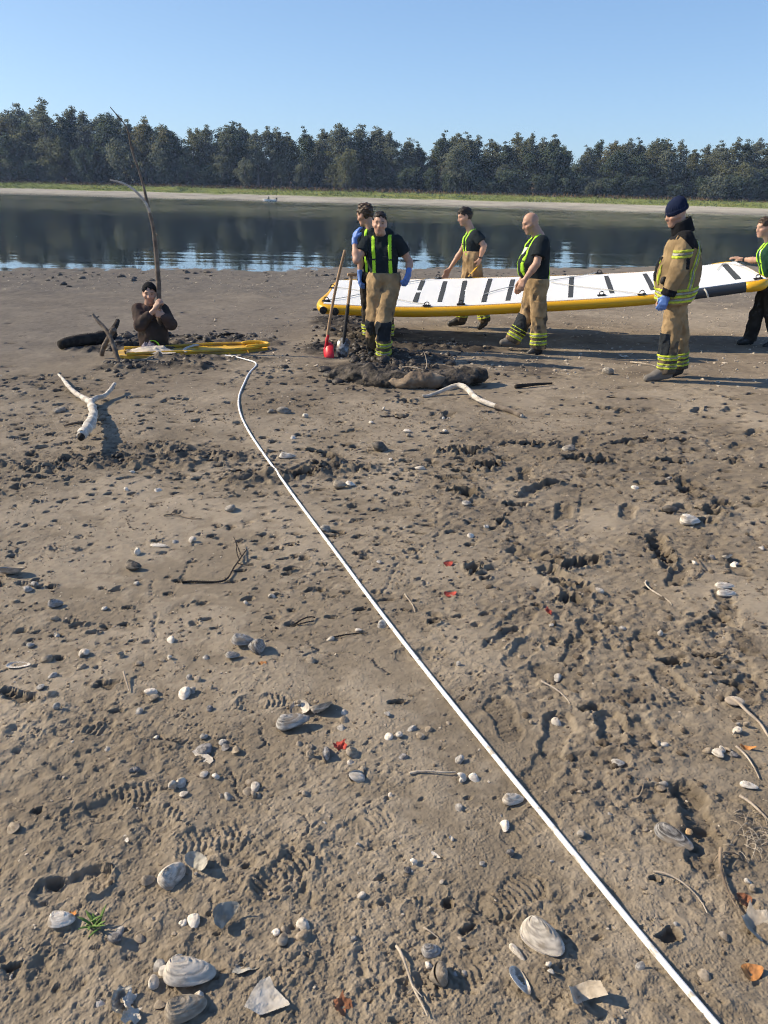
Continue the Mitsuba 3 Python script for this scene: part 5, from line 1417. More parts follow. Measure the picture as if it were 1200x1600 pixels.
for _ in range(60):
    px, py = r.normal(1185, 22), r.normal(1300, 22)
    if py < 1265: continue
    c = gp(px, py, .004); a = r.uniform(0, 6.28); L_ = r.uniform(.02, .06)
    d = np.array([math.cos(a), math.sin(a), 0])
    rt.append(tube([c, c + d * L_ * .5 + [0, 0, r.uniform(.003, .02)], c + d * L_ + [r.normal(0, .01), r.normal(0, .01), -.002]], [.0012, .001, .0006], 4, 0, 1, 0, 7))
add('dry_roots', ply(join(rt), 'pale_twig', smooth=True), label='tangle of dry roots and grass at the lower right edge', cat='roots', kind='stuff')
# ------------------------------------------------------------------ people
bsdf('skin', {'type': 'principled', 'base_color': {'type': 'mesh_attribute', 'name': 'vertex_color'}, 'roughness': .5, 'specular': .4})


def cloth(name, c1, c2=None, f=9, rough=.9, bump=.003, bf=26):
    c2 = c2 or [x * .78 for x in c1]
    mottled(name, c1, c2, f, rough, .12, bump, bf)
cloth('cloth_tan', (.315, .215, .115), (.215, .145, .078), 7)
scene['cloth_tan']['b']['b']['base_color'] = proc(lambda p, n, uv: mikit.mix(mikit.mix((.365, .262, .150), (.245, .175, .100), mikit.smoothstep(.3, .7, mikit.fbm(p.x * 7, p.y * 7, p.z * 7, 3))), (.085, .072, .058),
    mikit.smoothstep(.54, .74, mikit.fbm(p.x * 11, p.y * 11, p.z * 8, 3) + .45 * mikit.smoothstep(.75, .0, p.z + SLOPE * (p.y - SKEW * p.x)) - .12)))
cloth('cloth_coat', (.30, .22, .125), (.20, .145, .083), 7)
cloth('cloth_tan_muddy', (.30, .19, .095), (.06, .05, .042), 6)
cloth('cloth_navy', (.020, .028, .034))
cloth('cloth_black', (.016, .017, .020))
cloth('cloth_green', (.015, .055, .035))
cloth('cloth_brown', (.075, .055, .050), (.040, .034, .031), 7)
cloth('cloth_beanie', (.014, .022, .055))
cloth('cloth_knee', (.030, .036, .044))
cloth('cloth_dark_muddy', (.045, .040, .035), (.020, .019, .018), 6)
mottled('band_yellow', (.52, .62, .05), (.34, .38, .07), 22, .7, .2)
mottled('band_silver', (.36, .37, .30), (.22, .21, .17), 22, .5, .4)
diffuse('strap_lime', (.42, .78, .04), .65, .25)
diffuse('glove_blue', (.10, .20, .52), .45, .4)
diffuse('boot_black', (.025, .026, .028), .5, .4)
diffuse('boot_grey', (.16, .15, .14), .75, .2)
diffuse('hair_dark', (.018, .013, .011), .55, .4)
diffuse('hair_brown', (.045, .028, .018), .55, .4)
diffuse('print_white', (.6, .6, .6), .8, .2)
SKIN, LIP = np.array([.47, .285, .205]), np.array([.36, .15, .12])


def lerp(a, b, t):
    return np.asarray(a) * (1 - t) + np.asarray(b) * t


def hand_prims(wrist, d, n, thumb, curl=.5, spread=.12, grip=0.0):
    """palm, four fingers and thumb: d towards the knuckles, n the way the palm faces, thumb +1 or -1 along d x n"""
    d = unit(d); n = unit(n - d * (np.asarray(n) @ d)); s = np.cross(d, n) * thumb
    W = np.asarray(wrist, float)
    out = []
    for k, (o, kl) in enumerate(((.030, .086), (.010, .090), (-.011, .086), (-.031, .077))):
        kn = W + d * kl + s * o
        out.append(cone(W + s * o * .55 + d * .012, kn, .0165, .0125))
        ang = curl * (.6 + .12 * k); p = kn; fd = d + s * (o / .03) * spread
        for L, r0, r1 in ((.043, .0105, .0095), (.027, .0095, .0088), (.021, .0088, .0072)):
            c, sn = math.cos(ang), math.sin(ang)
            q = p + (unit(fd) * c + n * sn) * L * (.92 if k in (0, 2) else .78 if k == 3 else 1.0)
            out.append(cone(p, q, r0, r1)); p = q; ang += curl * .75 + grip
    b = W + d * .022 + s * .030
    m = b + d * .035 + s * .026 + n * (.012 + .02 * curl)
    out += [cone(W + d * .012 + s * .012, b, .016, .0145), cone(b, m, .0135, .011), cone(m, m + d * .028 + s * (.008 - .02 * curl) + n * .024 * curl, .011, .0085)]
    return out


def head_prims(c, F, U):
    """the prims of a head centred at c, looking along F, with up U"""
    F = unit(F); U = unit(U - F * (np.asarray(U) @ F)); L = np.cross(U, F)
    A = np.stack([F, L, U])
    w = lambda a, b, z: np.asarray(c) + F * a + L * b + U * z
    p = [ell(w(-.012, 0, .030), A, [.098, .077, .094]), ell(w(.030, 0, -.035), A, [.062, .060, .085]), cone(w(.052, -.022, -.088), w(.052, .022, -.088), .026), ell(w(.074, 0, -.098), A, [.020, .024, .018]),
         cone(w(.082, 0, .022), w(.108, 0, -.022), .010, .0135), cone(w(.098, -.012, -.027), w(.098, .012, -.027), .0085), cone(w(.075, -.040, .030), w(.082, -.010, .033), .012), cone(w(.075, .040, .030), w(.082, .010, .033), .012),
         cone(w(.066, -.045, -.022), w(.04, -.058, -.02), .020), cone(w(.066, .045, -.022), w(.04, .058, -.02), .020), ell(w(.082, 0, -.060), A, [.016, .026, .014])]
    for s in (-1, 1):
        p += [ell(w(-.004, s * .077, -.004), A, [.019, .010, .033])]
    return p, A


def skin_color(v, heads, rough=.05):
    n = fbm(v * 60, 2, 3) - .5
    col = SKIN * (1 + .25 * n)[:, None]
    for c, A, st in heads:
        q = (v - c) @ A.T
        f, l, u = q.T
        face = (f > .02) & (np.abs(q).max(1) < .15)
        ch = np.exp(-(((np.abs(l) - .04) / .025) ** 2 + ((u + .03) / .03) ** 2)) * face
        col = col * (1 - .25 * ch[:, None]) + np.array([.5, .20, .15]) * .25 * ch[:, None]
        lip = (np.exp(-((l / .022) ** 4 + ((u + .061) / .009) ** 2)) * face)[:, None]
        col = col * (1 - .8 * lip) + LIP * .8 * lip
        br = (np.exp(-(((np.abs(l) - .033) / .017) ** 4 + ((u - .034) / .006) ** 2)) * face)[:, None]
        col = col * (1 - .85 * br) + np.array([.05, .035, .028]) * .85 * br
        ey = (np.exp(-(((np.abs(l) - .032) / .012) ** 4 + ((u - .012) / .0065) ** 2)) * face)[:, None]
        col = col * (1 - .85 * ey) + np.array([.04, .03, .028]) * .85 * ey
        if st:
            be = (smooth01(-.02, -.05, u) * smooth01(-.02, .02, f) * (1 - lip[:, 0]) * (u > -.14))[:, None] * st
            col = col * (1 - be) + np.array([.22, .145, .115]) * be
    return np.clip(col, .01, .9)


def hair_mesh(c, A, grow_=.012, line=.012, seed=0, h=.007, curl=.012):
    P = [ell(np.asarray(c) + A.T @ np.array([-.014, 0, .032]), A, [.098 + grow_, .078 + grow_ * .8, .096 + grow_])]
    D, ax = sdf_grid(P, h, .04)
    q = pts_of(ax)
    D = D + curl * 2 * (fbm(q * [26, 26, 40], 3, seed) - .5).astype(np.float32)
    l = (q - c) @ A.T
    cut_ = .75 * l[..., 0] - .66 * l[..., 2] - line - .034 * (fbm(q * 42, 2, seed + 1) - .5) * 2
    ear = .034 - np.sqrt((l[..., 0] - .004) ** 2 + (l[..., 2] + .006) ** 2)
    return nets(np.maximum(np.maximum(D, cut_), ear).astype(np.float32), ax)


class Garment:
    """clothing as inflated limbs, cut off by planes (point, outward direction), with folds"""
    def __init__(s, prims, k=.035):
        s.prims, s.k = prims, k

    def field(s, h, off=0.0, fold=.006, seed=0, box=None, ff=(13, 13, 6)):
        D, ax = sdf_grid(s.prims, h, .06, s.k, box)
        q = pts_of(ax)
        near = np.abs(D) < .06
        n = np.zeros_like(D)
        if near.any():
            w = q[near]
            n[near] = (np.abs(fbm(w * ff, 2, seed) * 2 - 1) - .35) + .35 * (fbm(w * 34, 2, seed + 5) - .5)
        return D - off + fold * 2 * n, ax, q

    def mesh(s, cuts=(), h=.012, fold=.006, seed=0, off=0.0, ff=(13, 13, 6)):
        D, ax, q = s.field(h, off, fold, seed, None, ff)
        for p, d in cuts:
            D = np.maximum(D, (q - np.asarray(p)) @ unit(d))
        return nets(D.astype(np.float32), ax)

    def part(s, test, box, off=.006, h=.008, fold=.006, seed=0, ff=(13, 13, 6)):
        """a piece sewn on: the garment's skin where test(points) < 0"""
        D, ax, q = s.field(h, off, fold, seed, box, ff)
        return nets(np.maximum(D, test(q)).astype(np.float32), ax)


def around(p, r):
    return (np.asarray(p) - r, np.asarray(p) + r)


def band_test(a, d, half):
    d = unit(d)
    return lambda q: np.abs((q - np.asarray(a)) @ d) - half


def shirt(torso, cuts, sleeves, h=.011, fold=.011, seed=0, ff=(15, 15, 7)):
    """a shirt: the torso cut at hem and neck, and sleeves (shoulder, elbow, share of the upper arm, radii) cut at their own ends"""
    ms = [torso.mesh(cuts, h, fold, seed, 0, ff)]
    for S, E, t, r0, r1 in sleeves:
        e = lerp(S, E, t)
        ms.append(Garment([cone(S, lerp(S, E, t + .25), r0, r1)], .03).mesh([(e, E - S)], .009, fold * .7, seed + 1, 0, ff))
    return join(ms)


class Person:
    def __init__(s, label, group=None):
        s.key = thing('person', label, 'person', group)
        s.skin, s.heads = [], []

    def head(s, c, F, U=(0, 0, 1), stubble=0.0):
        p, A = head_prims(np.asarray(c), F, np.asarray(U, float))
        s.skin += p; s.c, s.A = np.asarray(c, float), A
        s.heads.append((s.c, A, stubble))

    def w(s, a, b, z):
        return s.c + s.A.T @ np.array([a, b, z])

    def neck(s, base, r=.056):
        s.skin += [cone(base, s.w(-.025, 0, -.05), r * 1.12, r * .95), cone(lerp(base, s.c, .2), s.w(.0, 0, -.06), r * .9, r * .85)]

    def arm(s, S, E, W, r=1.0):
        s.skin += [cone(S, E, .050 * r, .041 * r), cone(lerp(S, E, .35), lerp(S, E, .6), .048 * r, .046 * r), cone(E, lerp(E, W, .35), .041 * r, .042 * r), cone(lerp(E, W, .3), W, .042 * r, .026 * r)]

    def body(s, Sl, Sr, Hl, Hr, legs):
        for a, b in ((Sl, Hl), (Sr, Hr)):
            s.skin.append(cone(lerp((Sl + Sr) / 2, a, .5) - [0, 0, .08], lerp((Hl + Hr) / 2, b, .5), .085, .085))
        s.skin.append(cone(Sl, Sr, .045)); s.skin.append(cone(Hl, Hr, .08))
        for h_, k, a, t in legs:
            s.skin += [cone(h_, k, .075, .05), cone(k, a, .052, .036), cone(a, t, .036, .03)]

    def finish(s, h=.0092):
        D, ax = sdf_grid(s.skin, h, .035, .018)
        m = nets(D, ax, 1)
        add('body', ply(m, 'skin', smooth=True, color=skin_color(np.asarray(m.vertices), s.heads)), s.key)

    def part(s, name, mesh, mat, label=None):
        return add(name, ply(mesh, mat, smooth=True), s.key, label)


def torso_prims(Sl, Sr, Hl, Hr, rc=.115, rw=.11, sh=.062, belly=None, arms=()):
    mS, mH = (Sl + Sr) / 2, (Hl + Hr) / 2
    p = []
    for a, b in ((Sl, Hl), (Sr, Hr)):
        p.append(cone(lerp(mS, a, .48) - [0, 0, .10], lerp(mH, b, .42) + [0, 0, .05], rc, rw))
    p.append(cone(Sl, Sr, sh)); p.append(cone(mS + [0, 0, .02], mS - [0, 0, .05], .075, .1))
    if belly is not None:
        p.append(ell(belly[0], np.eye(3), belly[1]))
    for S, E, t, r0, r1 in arms:
        p.append(cone(S, lerp(S, E, t), r0, r1))
    return p


def leg_prims(Hl, Hr, legs, hip=.118, th=.098, kn=.078, an=.075):
    mH = (Hl + Hr) / 2
    p = [cone(lerp(mH, Hl, .55) + [0, 0, .06], lerp(mH, Hl, .7), hip, hip), cone(lerp(mH, Hr, .55) + [0, 0, .06], lerp(mH, Hr, .7), hip, hip)]
    for h_, k, a, t in legs:
        p += [cone(h_, k, th, kn), cone(k, lerp(k, a, .5), kn, an * .98), cone(lerp(k, a, .5), a, an * .98, an)]
    return p


def fire_trousers(P, Hl, Hr, legs, waist, mat='cloth_tan', seed=0, bands=(True, True), pads=(True, True), fwd=(0, -1, 0), fold=.021, belt_up=(0, 0, 1), bag=1.08, mats=None):
    """turnout trousers with yellow and silver bands and knee pads; legs are (hip, knee, ankle, toe)"""
    g = Garment(leg_prims(Hl, Hr, legs, .118 * bag, .098 * bag, .078 * bag, .078 * bag), .03)
    cuts = [(waist, belt_up)] + [(a - unit(a - k) * .0, a - k) for h_, k, a, t in legs]
    P.part('trousers', g.mesh(cuts[:1] + [(l[2] + unit(l[2] - l[1]) * .04, l[2] - l[1]) for l in legs] if legs[0][2][2] - legs[1][2][2] < 9 else cuts, .012, fold, seed), mat)
    for i, (h_, k, a, t) in enumerate(legs):
        ax_ = unit(a - k); L_ = np.linalg.norm(a - k)
        own = Garment(leg_prims(Hl, Hr, [(h_, k, a, t)], .118 * bag, .098 * bag, .078 * bag, .078 * bag)[2:], .03)
        if bands[i]:
            for c_ in (.60, .86):
                p = k + ax_ * L_ * c_
                for nm, o, hf, mt, of in (('reflective_band', -.020, .011, 'band_yellow', .007), ('reflective_band', 0, .009, 'band_silver', .006), ('reflective_band', .020, .011, 'band_yellow', .007)):
                    P.part(nm, own.part(band_test(p + ax_ * o, ax_, hf), around(p, .17), of, .007, fold, seed), mt)
        if pads[i]:
            f_ = unit(np.asarray(fwd[i] if np.ndim(fwd) > 1 else fwd, float))
            c = k + f_ * .07 * bag + ax_ * .07
            P.part('knee_pad', own.part(lambda q, c=c, f_=f_: np.maximum((np.abs((q - c) @ ax_) - .115), -((q - k) @ f_) + .035), around(c, .2), .006, .008, fold, seed), 'cloth_knee')
    return g


def boots(P, legs, mat='boot_black', r=.052, up=.12):
    for h_, k, a, t in legs:
        s = unit(np.asarray(t) - a); 
        toe = np.asarray(t, float)
        f_ = unit([toe[0] - a[0], toe[1] - a[1], toe[2] - a[2] + .06])
        heel = a + (toe - a) * -.18
        heel = np.array([heel[0], heel[1], min(a[2] - .055, toe[2] + .06) if abs(toe[2] - a[2]) < .2 else heel[2]])
        p = [cone(a + unit(k - a) * up, a, .062, .056), cone(a, lerp(a, toe, .55), .056, .047), cone(heel, lerp(heel, toe, .6) , .042, .044), cone(lerp(a, toe, .5) - [0, 0, .005], toe, .046, .041)]
        P.part('boot', nets(*sdf_grid(p, .009, .03, .025)), mat)


def straps(P, g, mS, mH, Lx, half=.098, w=.021, seed=0, fold=.011, taper=0.0, ff=(15, 15, 7), zlo=None, sides=(-1, 1)):
    Lx = unit(Lx); top = max(mS[2], mS[2]) + .14
    for s in sides:
        def test(q, s=s):
            z = np.clip((q[..., 2] - mH[2]) / (mS[2] - mH[2]), 0, 1.2)
            lat = ((q - lerp(mH, mS, .5)) @ Lx) * s - half * (1 - taper * (1 - z))
            return np.maximum(np.abs(lat) - w, (zlo if zlo is not None else mH[2] + .02) - q[..., 2])
        P.part('brace_strap', g.part(test, (np.minimum(mS, mH) - .45, np.maximum(mS, mH) + .45), .008, .008, fold, seed, ff), 'strap_lime')
        z0 = lerp(mH, mS, .55)[2]
        P.part('strap_buckle', g.part(lambda q, test=test, z0=z0: np.maximum(test(q), np.abs(q[..., 2] - z0) - .012), (np.minimum(mS, mH) - .45, np.maximum(mS, mH) + .45), .011, .008, fold, seed, ff), 'rubber_black')


def glove(P, prims, W, E, mat='glove_blue'):
    g = [(a, b, ra + .0035, rb + .0035, e) for a, b, ra, rb, e in prims] + [cone(W, lerp(W, E, .2), .030, .036)]
    P.part('glove', nets(*sdf_grid(g, .006, .03, .012)), mat)


def put_foot(px, py, dy, Y, up=.075):
    """an ankle above the beach: at(px, py) on plane Y + dy"""
    return at(px, py, Y + dy)


CAM = lambda v: np.asarray(v, float)

# ---- A: the man walking towards the camera
Y = 9.35
P = Person('man in dark polo shirt and lime braces walking towards the camera with one arm raised')
hd = at(593, 350, Y - .04)
P.head(hd, (.05, -1, -.02), (.06, 0, 1))
Sl, Sr = at(573, 379, Y + .03), at(620, 377, Y)
nb_ = at(597, 373, Y + .02)
P.neck(nb_)
Er, Wr = at(640, 409, Y + .02), at(638.5, 426, Y - .10)
P.arm(Sr, Er, Wr)
hr = hand_prims(Wr, at(634, 442, Y - .12) - Wr, (-.6, .5, -.2), 1, .55); P.skin += hr
El, Wl = at(557, 407, Y - .12), at(553.5, 374, Y + .02)
P.arm(Sl, El, Wl)
hl = hand_prims(Wl, at(559, 355, Y + .10) - Wl, (.7, .6, -.2), -1, .35); P.skin += hl
Hl, Hr = at(588, 437, Y), at(612, 437, Y)
legs = [(Hl - [0, 0, .02], at(583, 506, Y - .02), at(584, 548, Y + .22), at(580, 556, Y + .08)), (Hr - [0, 0, .02], at(599, 507, Y - .20), at(599, 556, Y - .12), at(597, 568, Y - .32))]
P.body(Sl, Sr, Hl, Hr, legs)
P.finish()
g = Garment(torso_prims(Sl, Sr, Hl, Hr, .112, .108, .062, None))
P.part('polo_shirt', shirt(g, [(lerp(Hl, Hr, .5) + [0, 0, .02], (0, 0, -1)), (nb_ + [0, -.02, .075], (0, -.35, 1))], [(Sl, El, .55, .074, .074), (Sr, Er, .6, .074, .076)], seed=1), 'cloth_navy')
straps(P, g, (Sl + Sr) / 2, (Hl + Hr) / 2, Sr - Sl, .095, .021, 1)
P.part('collar', nets(*(lambda D, ax, q: (np.maximum(np.maximum(D, -(D + .012)), np.maximum((q - nb_ - [0, 0, .075]) @ unit([0, -.5, 1]), -(q - nb_ - [0, -.0, .012]) @ unit([0, -.6, 1]))).astype(np.float32), ax))(*Garment([cone(nb_ - [0, 0, .05], P.w(-.02, 0, -.07), .085, .072)]).field(.007, 0, .0))), 'cloth_navy')
fire_trousers(P, Hl, Hr, legs, lerp(Hl, Hr, .5) + [0, 0, .085], 'cloth_tan', 3, (False, True), (True, True), (0, -1, -.1))
boots(P, legs)
glove(P, hr, Wr, Er); glove(P, hl, Wl, El)
P.part('hair', hair_mesh(P.c, P.A, .009, -.004, 4, .006, .018), 'hair_dark')
P.part('dark_lower_leg', Garment([cone(lerp(legs[0][1], legs[0][2], .35), legs[0][2], .082, .084)]).mesh([(legs[0][2] + [0, 0, -.03], (0, 0, -1))], .011, .008, 5), 'cloth_dark_muddy', 'mud soaked lower leg')
P.part('chest_badge', g.part(lambda q, c=at(603.5, 402, Y): np.maximum(np.abs(q[..., 0] - c[0]) - .045, np.abs(q[..., 2] - c[2]) - .022), around(at(603.5, 402, Y - .1), .13), .006, .007, .011, 1, (15, 15, 7)), 'cloth_knee', 'faint grey badge on the chest')

# ---- B: the man behind him, seen from behind
Y = 9.95
P = Person('curly haired man seen from behind, standing half hidden behind the man walking forward')
hd = at(570, 336, Y)
P.head(hd, (-.80, .50, -.30), (-.1, .0, 1))
Sl, Sr = at(563, 367, Y + .02), at(606, 366, Y - .06)
nb_ = at(580, 358, Y)
P.neck(nb_)
El, Wl = at(564, 400, Y - .05), at(562, 430, Y - .10)
P.arm(Sl, El, Wl); hl = hand_prims(Wl, at(562, 448, Y - .14) - Wl, (.9, .2, 0), -1, .6); P.skin += hl
Er, Wr = at(613, 398, Y + .15), at(610, 425, Y + .2)
P.arm(Sr, Er, Wr); P.skin += hand_prims(Wr, at(608, 438, Y + .2) - Wr, (-1, 0, 0), 1, .6)
Hl, Hr = at(575, 434, Y), at(601, 434, Y - .04)
legs = [(Hl, at(577, 488, Y + .02), at(578, 524, Y + .02), at(574, 533, Y + .2)), (Hr, at(604, 488, Y - .02), at(604, 526, Y - .05), at(607, 533, Y + .1))]
P.body(Sl, Sr, Hl, Hr, legs); P.finish()
g = Garment(torso_prims(Sl, Sr, Hl, Hr, .115, .105, .064, None))
P.part('shirt', shirt(g, [(lerp(Hl, Hr, .5) + [0, 0, .0], (0, 0, -1)), (nb_ + [0, 0, .06], (-.1, 0, 1))], [(Sl, El, .62, .076, .074), (Sr, Er, .62, .076, .074)], seed=11), 'cloth_navy')
straps(P, g, (Sl + Sr) / 2, (Hl + Hr) / 2, Sr - Sl, .09, .02, 11)
fire_trousers(P, Hl, Hr, legs, lerp(Hl, Hr, .5) + [0, 0, .07], 'cloth_dark_muddy', 13, (True, True), (False, False))
boots(P, legs); glove(P, hl, Wl, El)
P.part('hair', hair_mesh(P.c, P.A, .014, .018, 14, .006, .024), 'hair_brown')

# ---- C: the man walking behind the board
Y = 12.35
P = Person('dark haired man in lime braces walking behind the board, holding its strap')
hd = at(726, 339, Y)
P.head(hd, (-1, -.25, -.32), (-.12, 0, 1), .5)
nb_ = at(736, 361, Y)
Sl, Sr = at(744, 367, Y - .18), at(733, 366, Y + .20)           # near, far
P.neck(nb_)
El, Wl = at(756.5, 384, Y - .26), at(750, 404, Y - .22)
P.arm(Sl, El, Wl); hl = hand_prims(Wl, at(746, 418, Y - .2) - Wl, (-.8, .5, 0), -1, .9); P.skin += hl
Er, Wr = at(722, 391, Y + .28), at(702, 421, Y + .25)
P.arm(Sr, Er, Wr); P.skin += hand_prims(Wr, at(697, 429, Y + .25) - Wr, (-.2, -.6, -.6), 1, .25)
Hl, Hr = at(740, 402, Y - .12), at(736, 402, Y + .12)
legs = [(Hl, at(748, 456, Y - .12), at(757, 500, Y - .14), at(749, 511, Y - .16)), (Hr, at(727, 455, Y + .1), at(721, 498, Y + .1), at(703, 506, Y + .08))]
P.body(Sl, Sr, Hl, Hr, legs); P.finish()
g = Garment(torso_prims(Sl, Sr, Hl, Hr, .122, .122, .064, None))
P.part('shirt', shirt(g, [(lerp(Hl, Hr, .5) + [0, 0, .02], (0, 0, -1)), (nb_ + [0, 0, .055], (-.3, 0, 1))], [(Sl, El, .66, .078, .080), (Sr, Er, .5, .074, .072)], seed=21), 'cloth_navy')
straps(P, g, (Sl + Sr) / 2, (Hl + Hr) / 2, Sl - Sr, .08, .019, 21)
fire_trousers(P, Hl, Hr, legs, lerp(Hl, Hr, .5) + [0, 0, .10], 'cloth_tan', 23, (True, True), (False, False), (-1, 0, 0))
boots(P, legs)
P.part('hair', hair_mesh(P.c, P.A, .017, .008, 24, .006, .024), 'hair_dark')
P.part('watch', tube([lerp(Wl, El, .06), lerp(Wl, El, .14)], [.036, .036], 12, steps=3), 'rubber_black', 'black wrist watch')
P.part('carry_strap', tube([at(747, 415, Y - .22), at(732, 432, YF + .05)], [.018, .018], 8, steps=4, flat=.3), 'stretcher_yellow', 'yellow carrying strap in his hand')

# ---- D: the bald man in front of the board
Y = 10.15
P = Person('bald man in dark T shirt and lime braces walking in front of the board')
hd = at(829, 349, Y)
P.head(hd, (-1, -.18, -.42), (-.22, 0, 1), .25)
nb_ = at(842, 370, Y)
P.neck(nb_, .066)
Sl, Sr = at(847, 379, Y - .20), at(834, 378, Y + .18)
El, Wl = at(838, 413, Y - .30), at(820, 437, Y - .30)
P.arm(Sl, El, Wl, 1.1); hl = hand_prims(Wl, at(812, 451, Y - .30) - Wl, (.3, .8, -.4), -1, .55); P.skin += hl
Er, Wr = at(825, 412, Y + .26), at(813, 440, Y + .24)
P.arm(Sr, Er, Wr); P.skin += hand_prims(Wr, at(808, 452, Y + .24) - Wr, (.3, -.8, -.3), 1, .5)
Hl, Hr = at(840, 443, Y - .12), at(836, 443, Y + .12)
legs = [(Hl, at(842, 497, Y - .14), at(841, 541, Y - .16), at(826, 553, Y - .18)), (Hr, at(823, 494, Y + .06), at(802, 530, Y + .04), at(785, 535, Y + .02))]
P.body(Sl, Sr, Hl, Hr, legs); P.finish()
g = Garment(torso_prims(Sl, Sr, Hl, Hr, .135, .138, .068, (at(829, 415, Y), (.16, .17, .19))))
P.part('shirt', shirt(g, [(lerp(Hl, Hr, .5) + [0, 0, .0], (-.2, 0, -1)), (nb_ + [0, 0, .06], (-.45, 0, 1))], [(Sl, El, .68, .088, .090), (Sr, Er, .5, .08, .08)], seed=31), 'cloth_navy')
straps(P, g, (Sl + Sr) / 2, (Hl + Hr) / 2, Sl - Sr, .085, .021, 31)
fire_trousers(P, Hl, Hr, legs, lerp(Hl, Hr, .5) + [0, 0, .075], 'cloth_tan', 33, (True, True), (False, True), (-1, -.1, -.2), .022, (0, 0, 1), 1.18)
boots(P, legs[:1]); boots(P, legs[1:], 'boot_grey')
P.part('thigh_pocket', Garment([cone(legs[0][0], legs[0][1], .11, .10)]).part(lambda q, c=lerp(legs[0][0], legs[0][1], .72): np.maximum(np.maximum(np.abs(q[..., 0] - c[0]) - .085, np.abs(q[..., 2] - c[2]) - .10), q[..., 1] - c[1] + .03), around(lerp(legs[0][0], legs[0][1], .72), .25), .012, .009, .008, 35), 'cloth_tan', 'bulky thigh pocket')
P.part('chest_badge', g.part(lambda q, c=at(820, 392, Y): np.maximum(np.abs(q[..., 1] - c[1] - .02) - .035, np.abs(q[..., 2] - c[2]) - .045), around(at(817, 392, Y), .16), .007, .007, .011, 31, (15, 15, 7)), 'print_white', 'white printed badge on the chest')

# ---- E: the man in the cap and turnout jacket
Y = 8.45
P = Person('man in navy knit cap and tan turnout jacket with yellow bands standing at the right')
hd = at(1056, 335, Y)
P.head(hd, (-1, -.15, -.30), (-.20, 0, 1), .3)
nb_ = at(1068, 361, Y)
P.neck(nb_, .064)
Sl, Sr = at(1071, 376, Y - .21), at(1062, 374, Y + .19)
El, Wl = at(1060, 422, Y - .30), at(1042, 463, Y - .27)
P.arm(Sl, El, Wl); hl = hand_prims(Wl, at(1033, 480, Y - .26) - Wl, (.3, .8, -.3), -1, .5); P.skin += hl
Er, Wr = at(1049, 420, Y + .25), at(1036, 458, Y + .2)
P.arm(Sr, Er, Wr); P.skin += hand_prims(Wr, at(1030, 472, Y + .2) - Wr, (.3, -.8, -.3), 1, .5)
Hl, Hr = at(1060, 460, Y - .13), at(1056, 460, Y + .13)
legs = [(Hl, at(1047, 527, Y - .13), at(1041, 578, Y - .14), at(1011, 591.5, Y - .17)), (Hr, at(1062, 526, Y + .14), at(1061, 572, Y + .15), at(1046, 584, Y + .12))]
P.body(Sl, Sr, Hl, Hr, legs); P.finish()
front = at(1040, 420, Y)
tp = torso_prims(Sl, Sr, Hl, Hr, .150, .165, .082, (at(1052, 430, Y), (.19, .19, .26))) + [ell(at(1074, 428, Y), np.eye(3), (.125, .18, .32))]
arm_p = [cone(Sl, El, .092, .078), cone(El, lerp(El, Wl, .92), .078, .062)]
armr_p = [cone(Sr, Er, .09, .076), cone(Er, lerp(Er, Wr, .92), .076, .06)]
gt = Garment(tp + [cone(Hl + [-.02, 0, .1], Hl + [-.03, 0, -.06], .16, .165), cone(Hr + [-.04, 0, .1], Hr + [-.05, 0, -.06], .16, .165)], .04)
ga = Garment(arm_p, .03)
hem = lerp(Hl, Hr, .5) + [0, 0, -.075]
P.part('jacket', gt.mesh([(hem, (.08, 0, -1)), (nb_ + [0, 0, .05], (-.35, 0, 1))], .012, .011, 41), 'cloth_coat')
P.part('sleeve', ga.mesh([(lerp(El, Wl, .93), Wl - El)], .011, .015, 42), 'cloth_coat')
P.part('sleeve', Garment(armr_p, .03).mesh([(lerp(Er, Wr, .93), Wr - Er)], .012, .008, 43), 'cloth_tan')
Bx = (np.minimum(nb_, hem) - .5, np.maximum(nb_, hem) + .5)
P.part('shoulder_yoke', gt.part(lambda q, c=at(1075, 386, Y): np.maximum(-(q - c) @ unit([.35, 0, 1]), (q - nb_ - [0, 0, .05]) @ unit([-.35, 0, 1])), Bx, .006, .010, .011, 41), 'cloth_black', 'navy yoke over the shoulders')
P.part('shoulder_cap', ga.part(lambda q, c=at(1075, 385, Y - .25): -(q - c) @ unit([.75, 0, .8]), Bx, .006, .010, .015, 42), 'cloth_black', 'navy panel on the shoulder')
for z, m_, hf, o_ in ((at(1060, 449, Y)[2], 'band_yellow', .014, .008), (at(1060, 453.5, Y)[2], 'band_silver', .012, .007), (at(1060, 458, Y)[2], 'band_yellow', .014, .008), (at(1060, 463, Y)[2], 'band_silver', .010, .007), (at(1060, 466, Y)[2], 'band_yellow', .012, .008)):
    P.part('reflective_band', gt.part(lambda q, z=z: np.abs(q[..., 2] - z - .1 * (q[..., 0] - hem[0])) - hf, Bx, o_, .008, .011, 41), m_)
for z, m_, hf in ((392.5, 'band_yellow', .013), (397, 'band_silver', .012), (401, 'band_yellow', .013)):
    c = at(1063, z, Y - .28)
    P.part('reflective_band', ga.part(lambda q, c=c, hf=hf: np.maximum(np.abs((q - c) @ unit([-.12, 0, 1])) - hf, (c[2] - .12) - q[..., 2]), around(c, .22), .008, .007, .015, 42), m_)
for x, m_, hf in ((-.030, 'band_yellow', .010), (-.006, 'band_silver', .012), (.018, 'band_yellow', .010)):
    c = at(1080, 410, Y - .1)
    P.part('reflective_band', gt.part(lambda q, c=c, x=x, hf=hf: np.maximum(np.maximum(np.abs((q - c) @ unit([1, .15, -.24]) - x) - hf, np.abs(q[..., 2] - c[2] + .02) - .26), q[..., 1] - Y), Bx, .008, .008, .011, 41), m_)
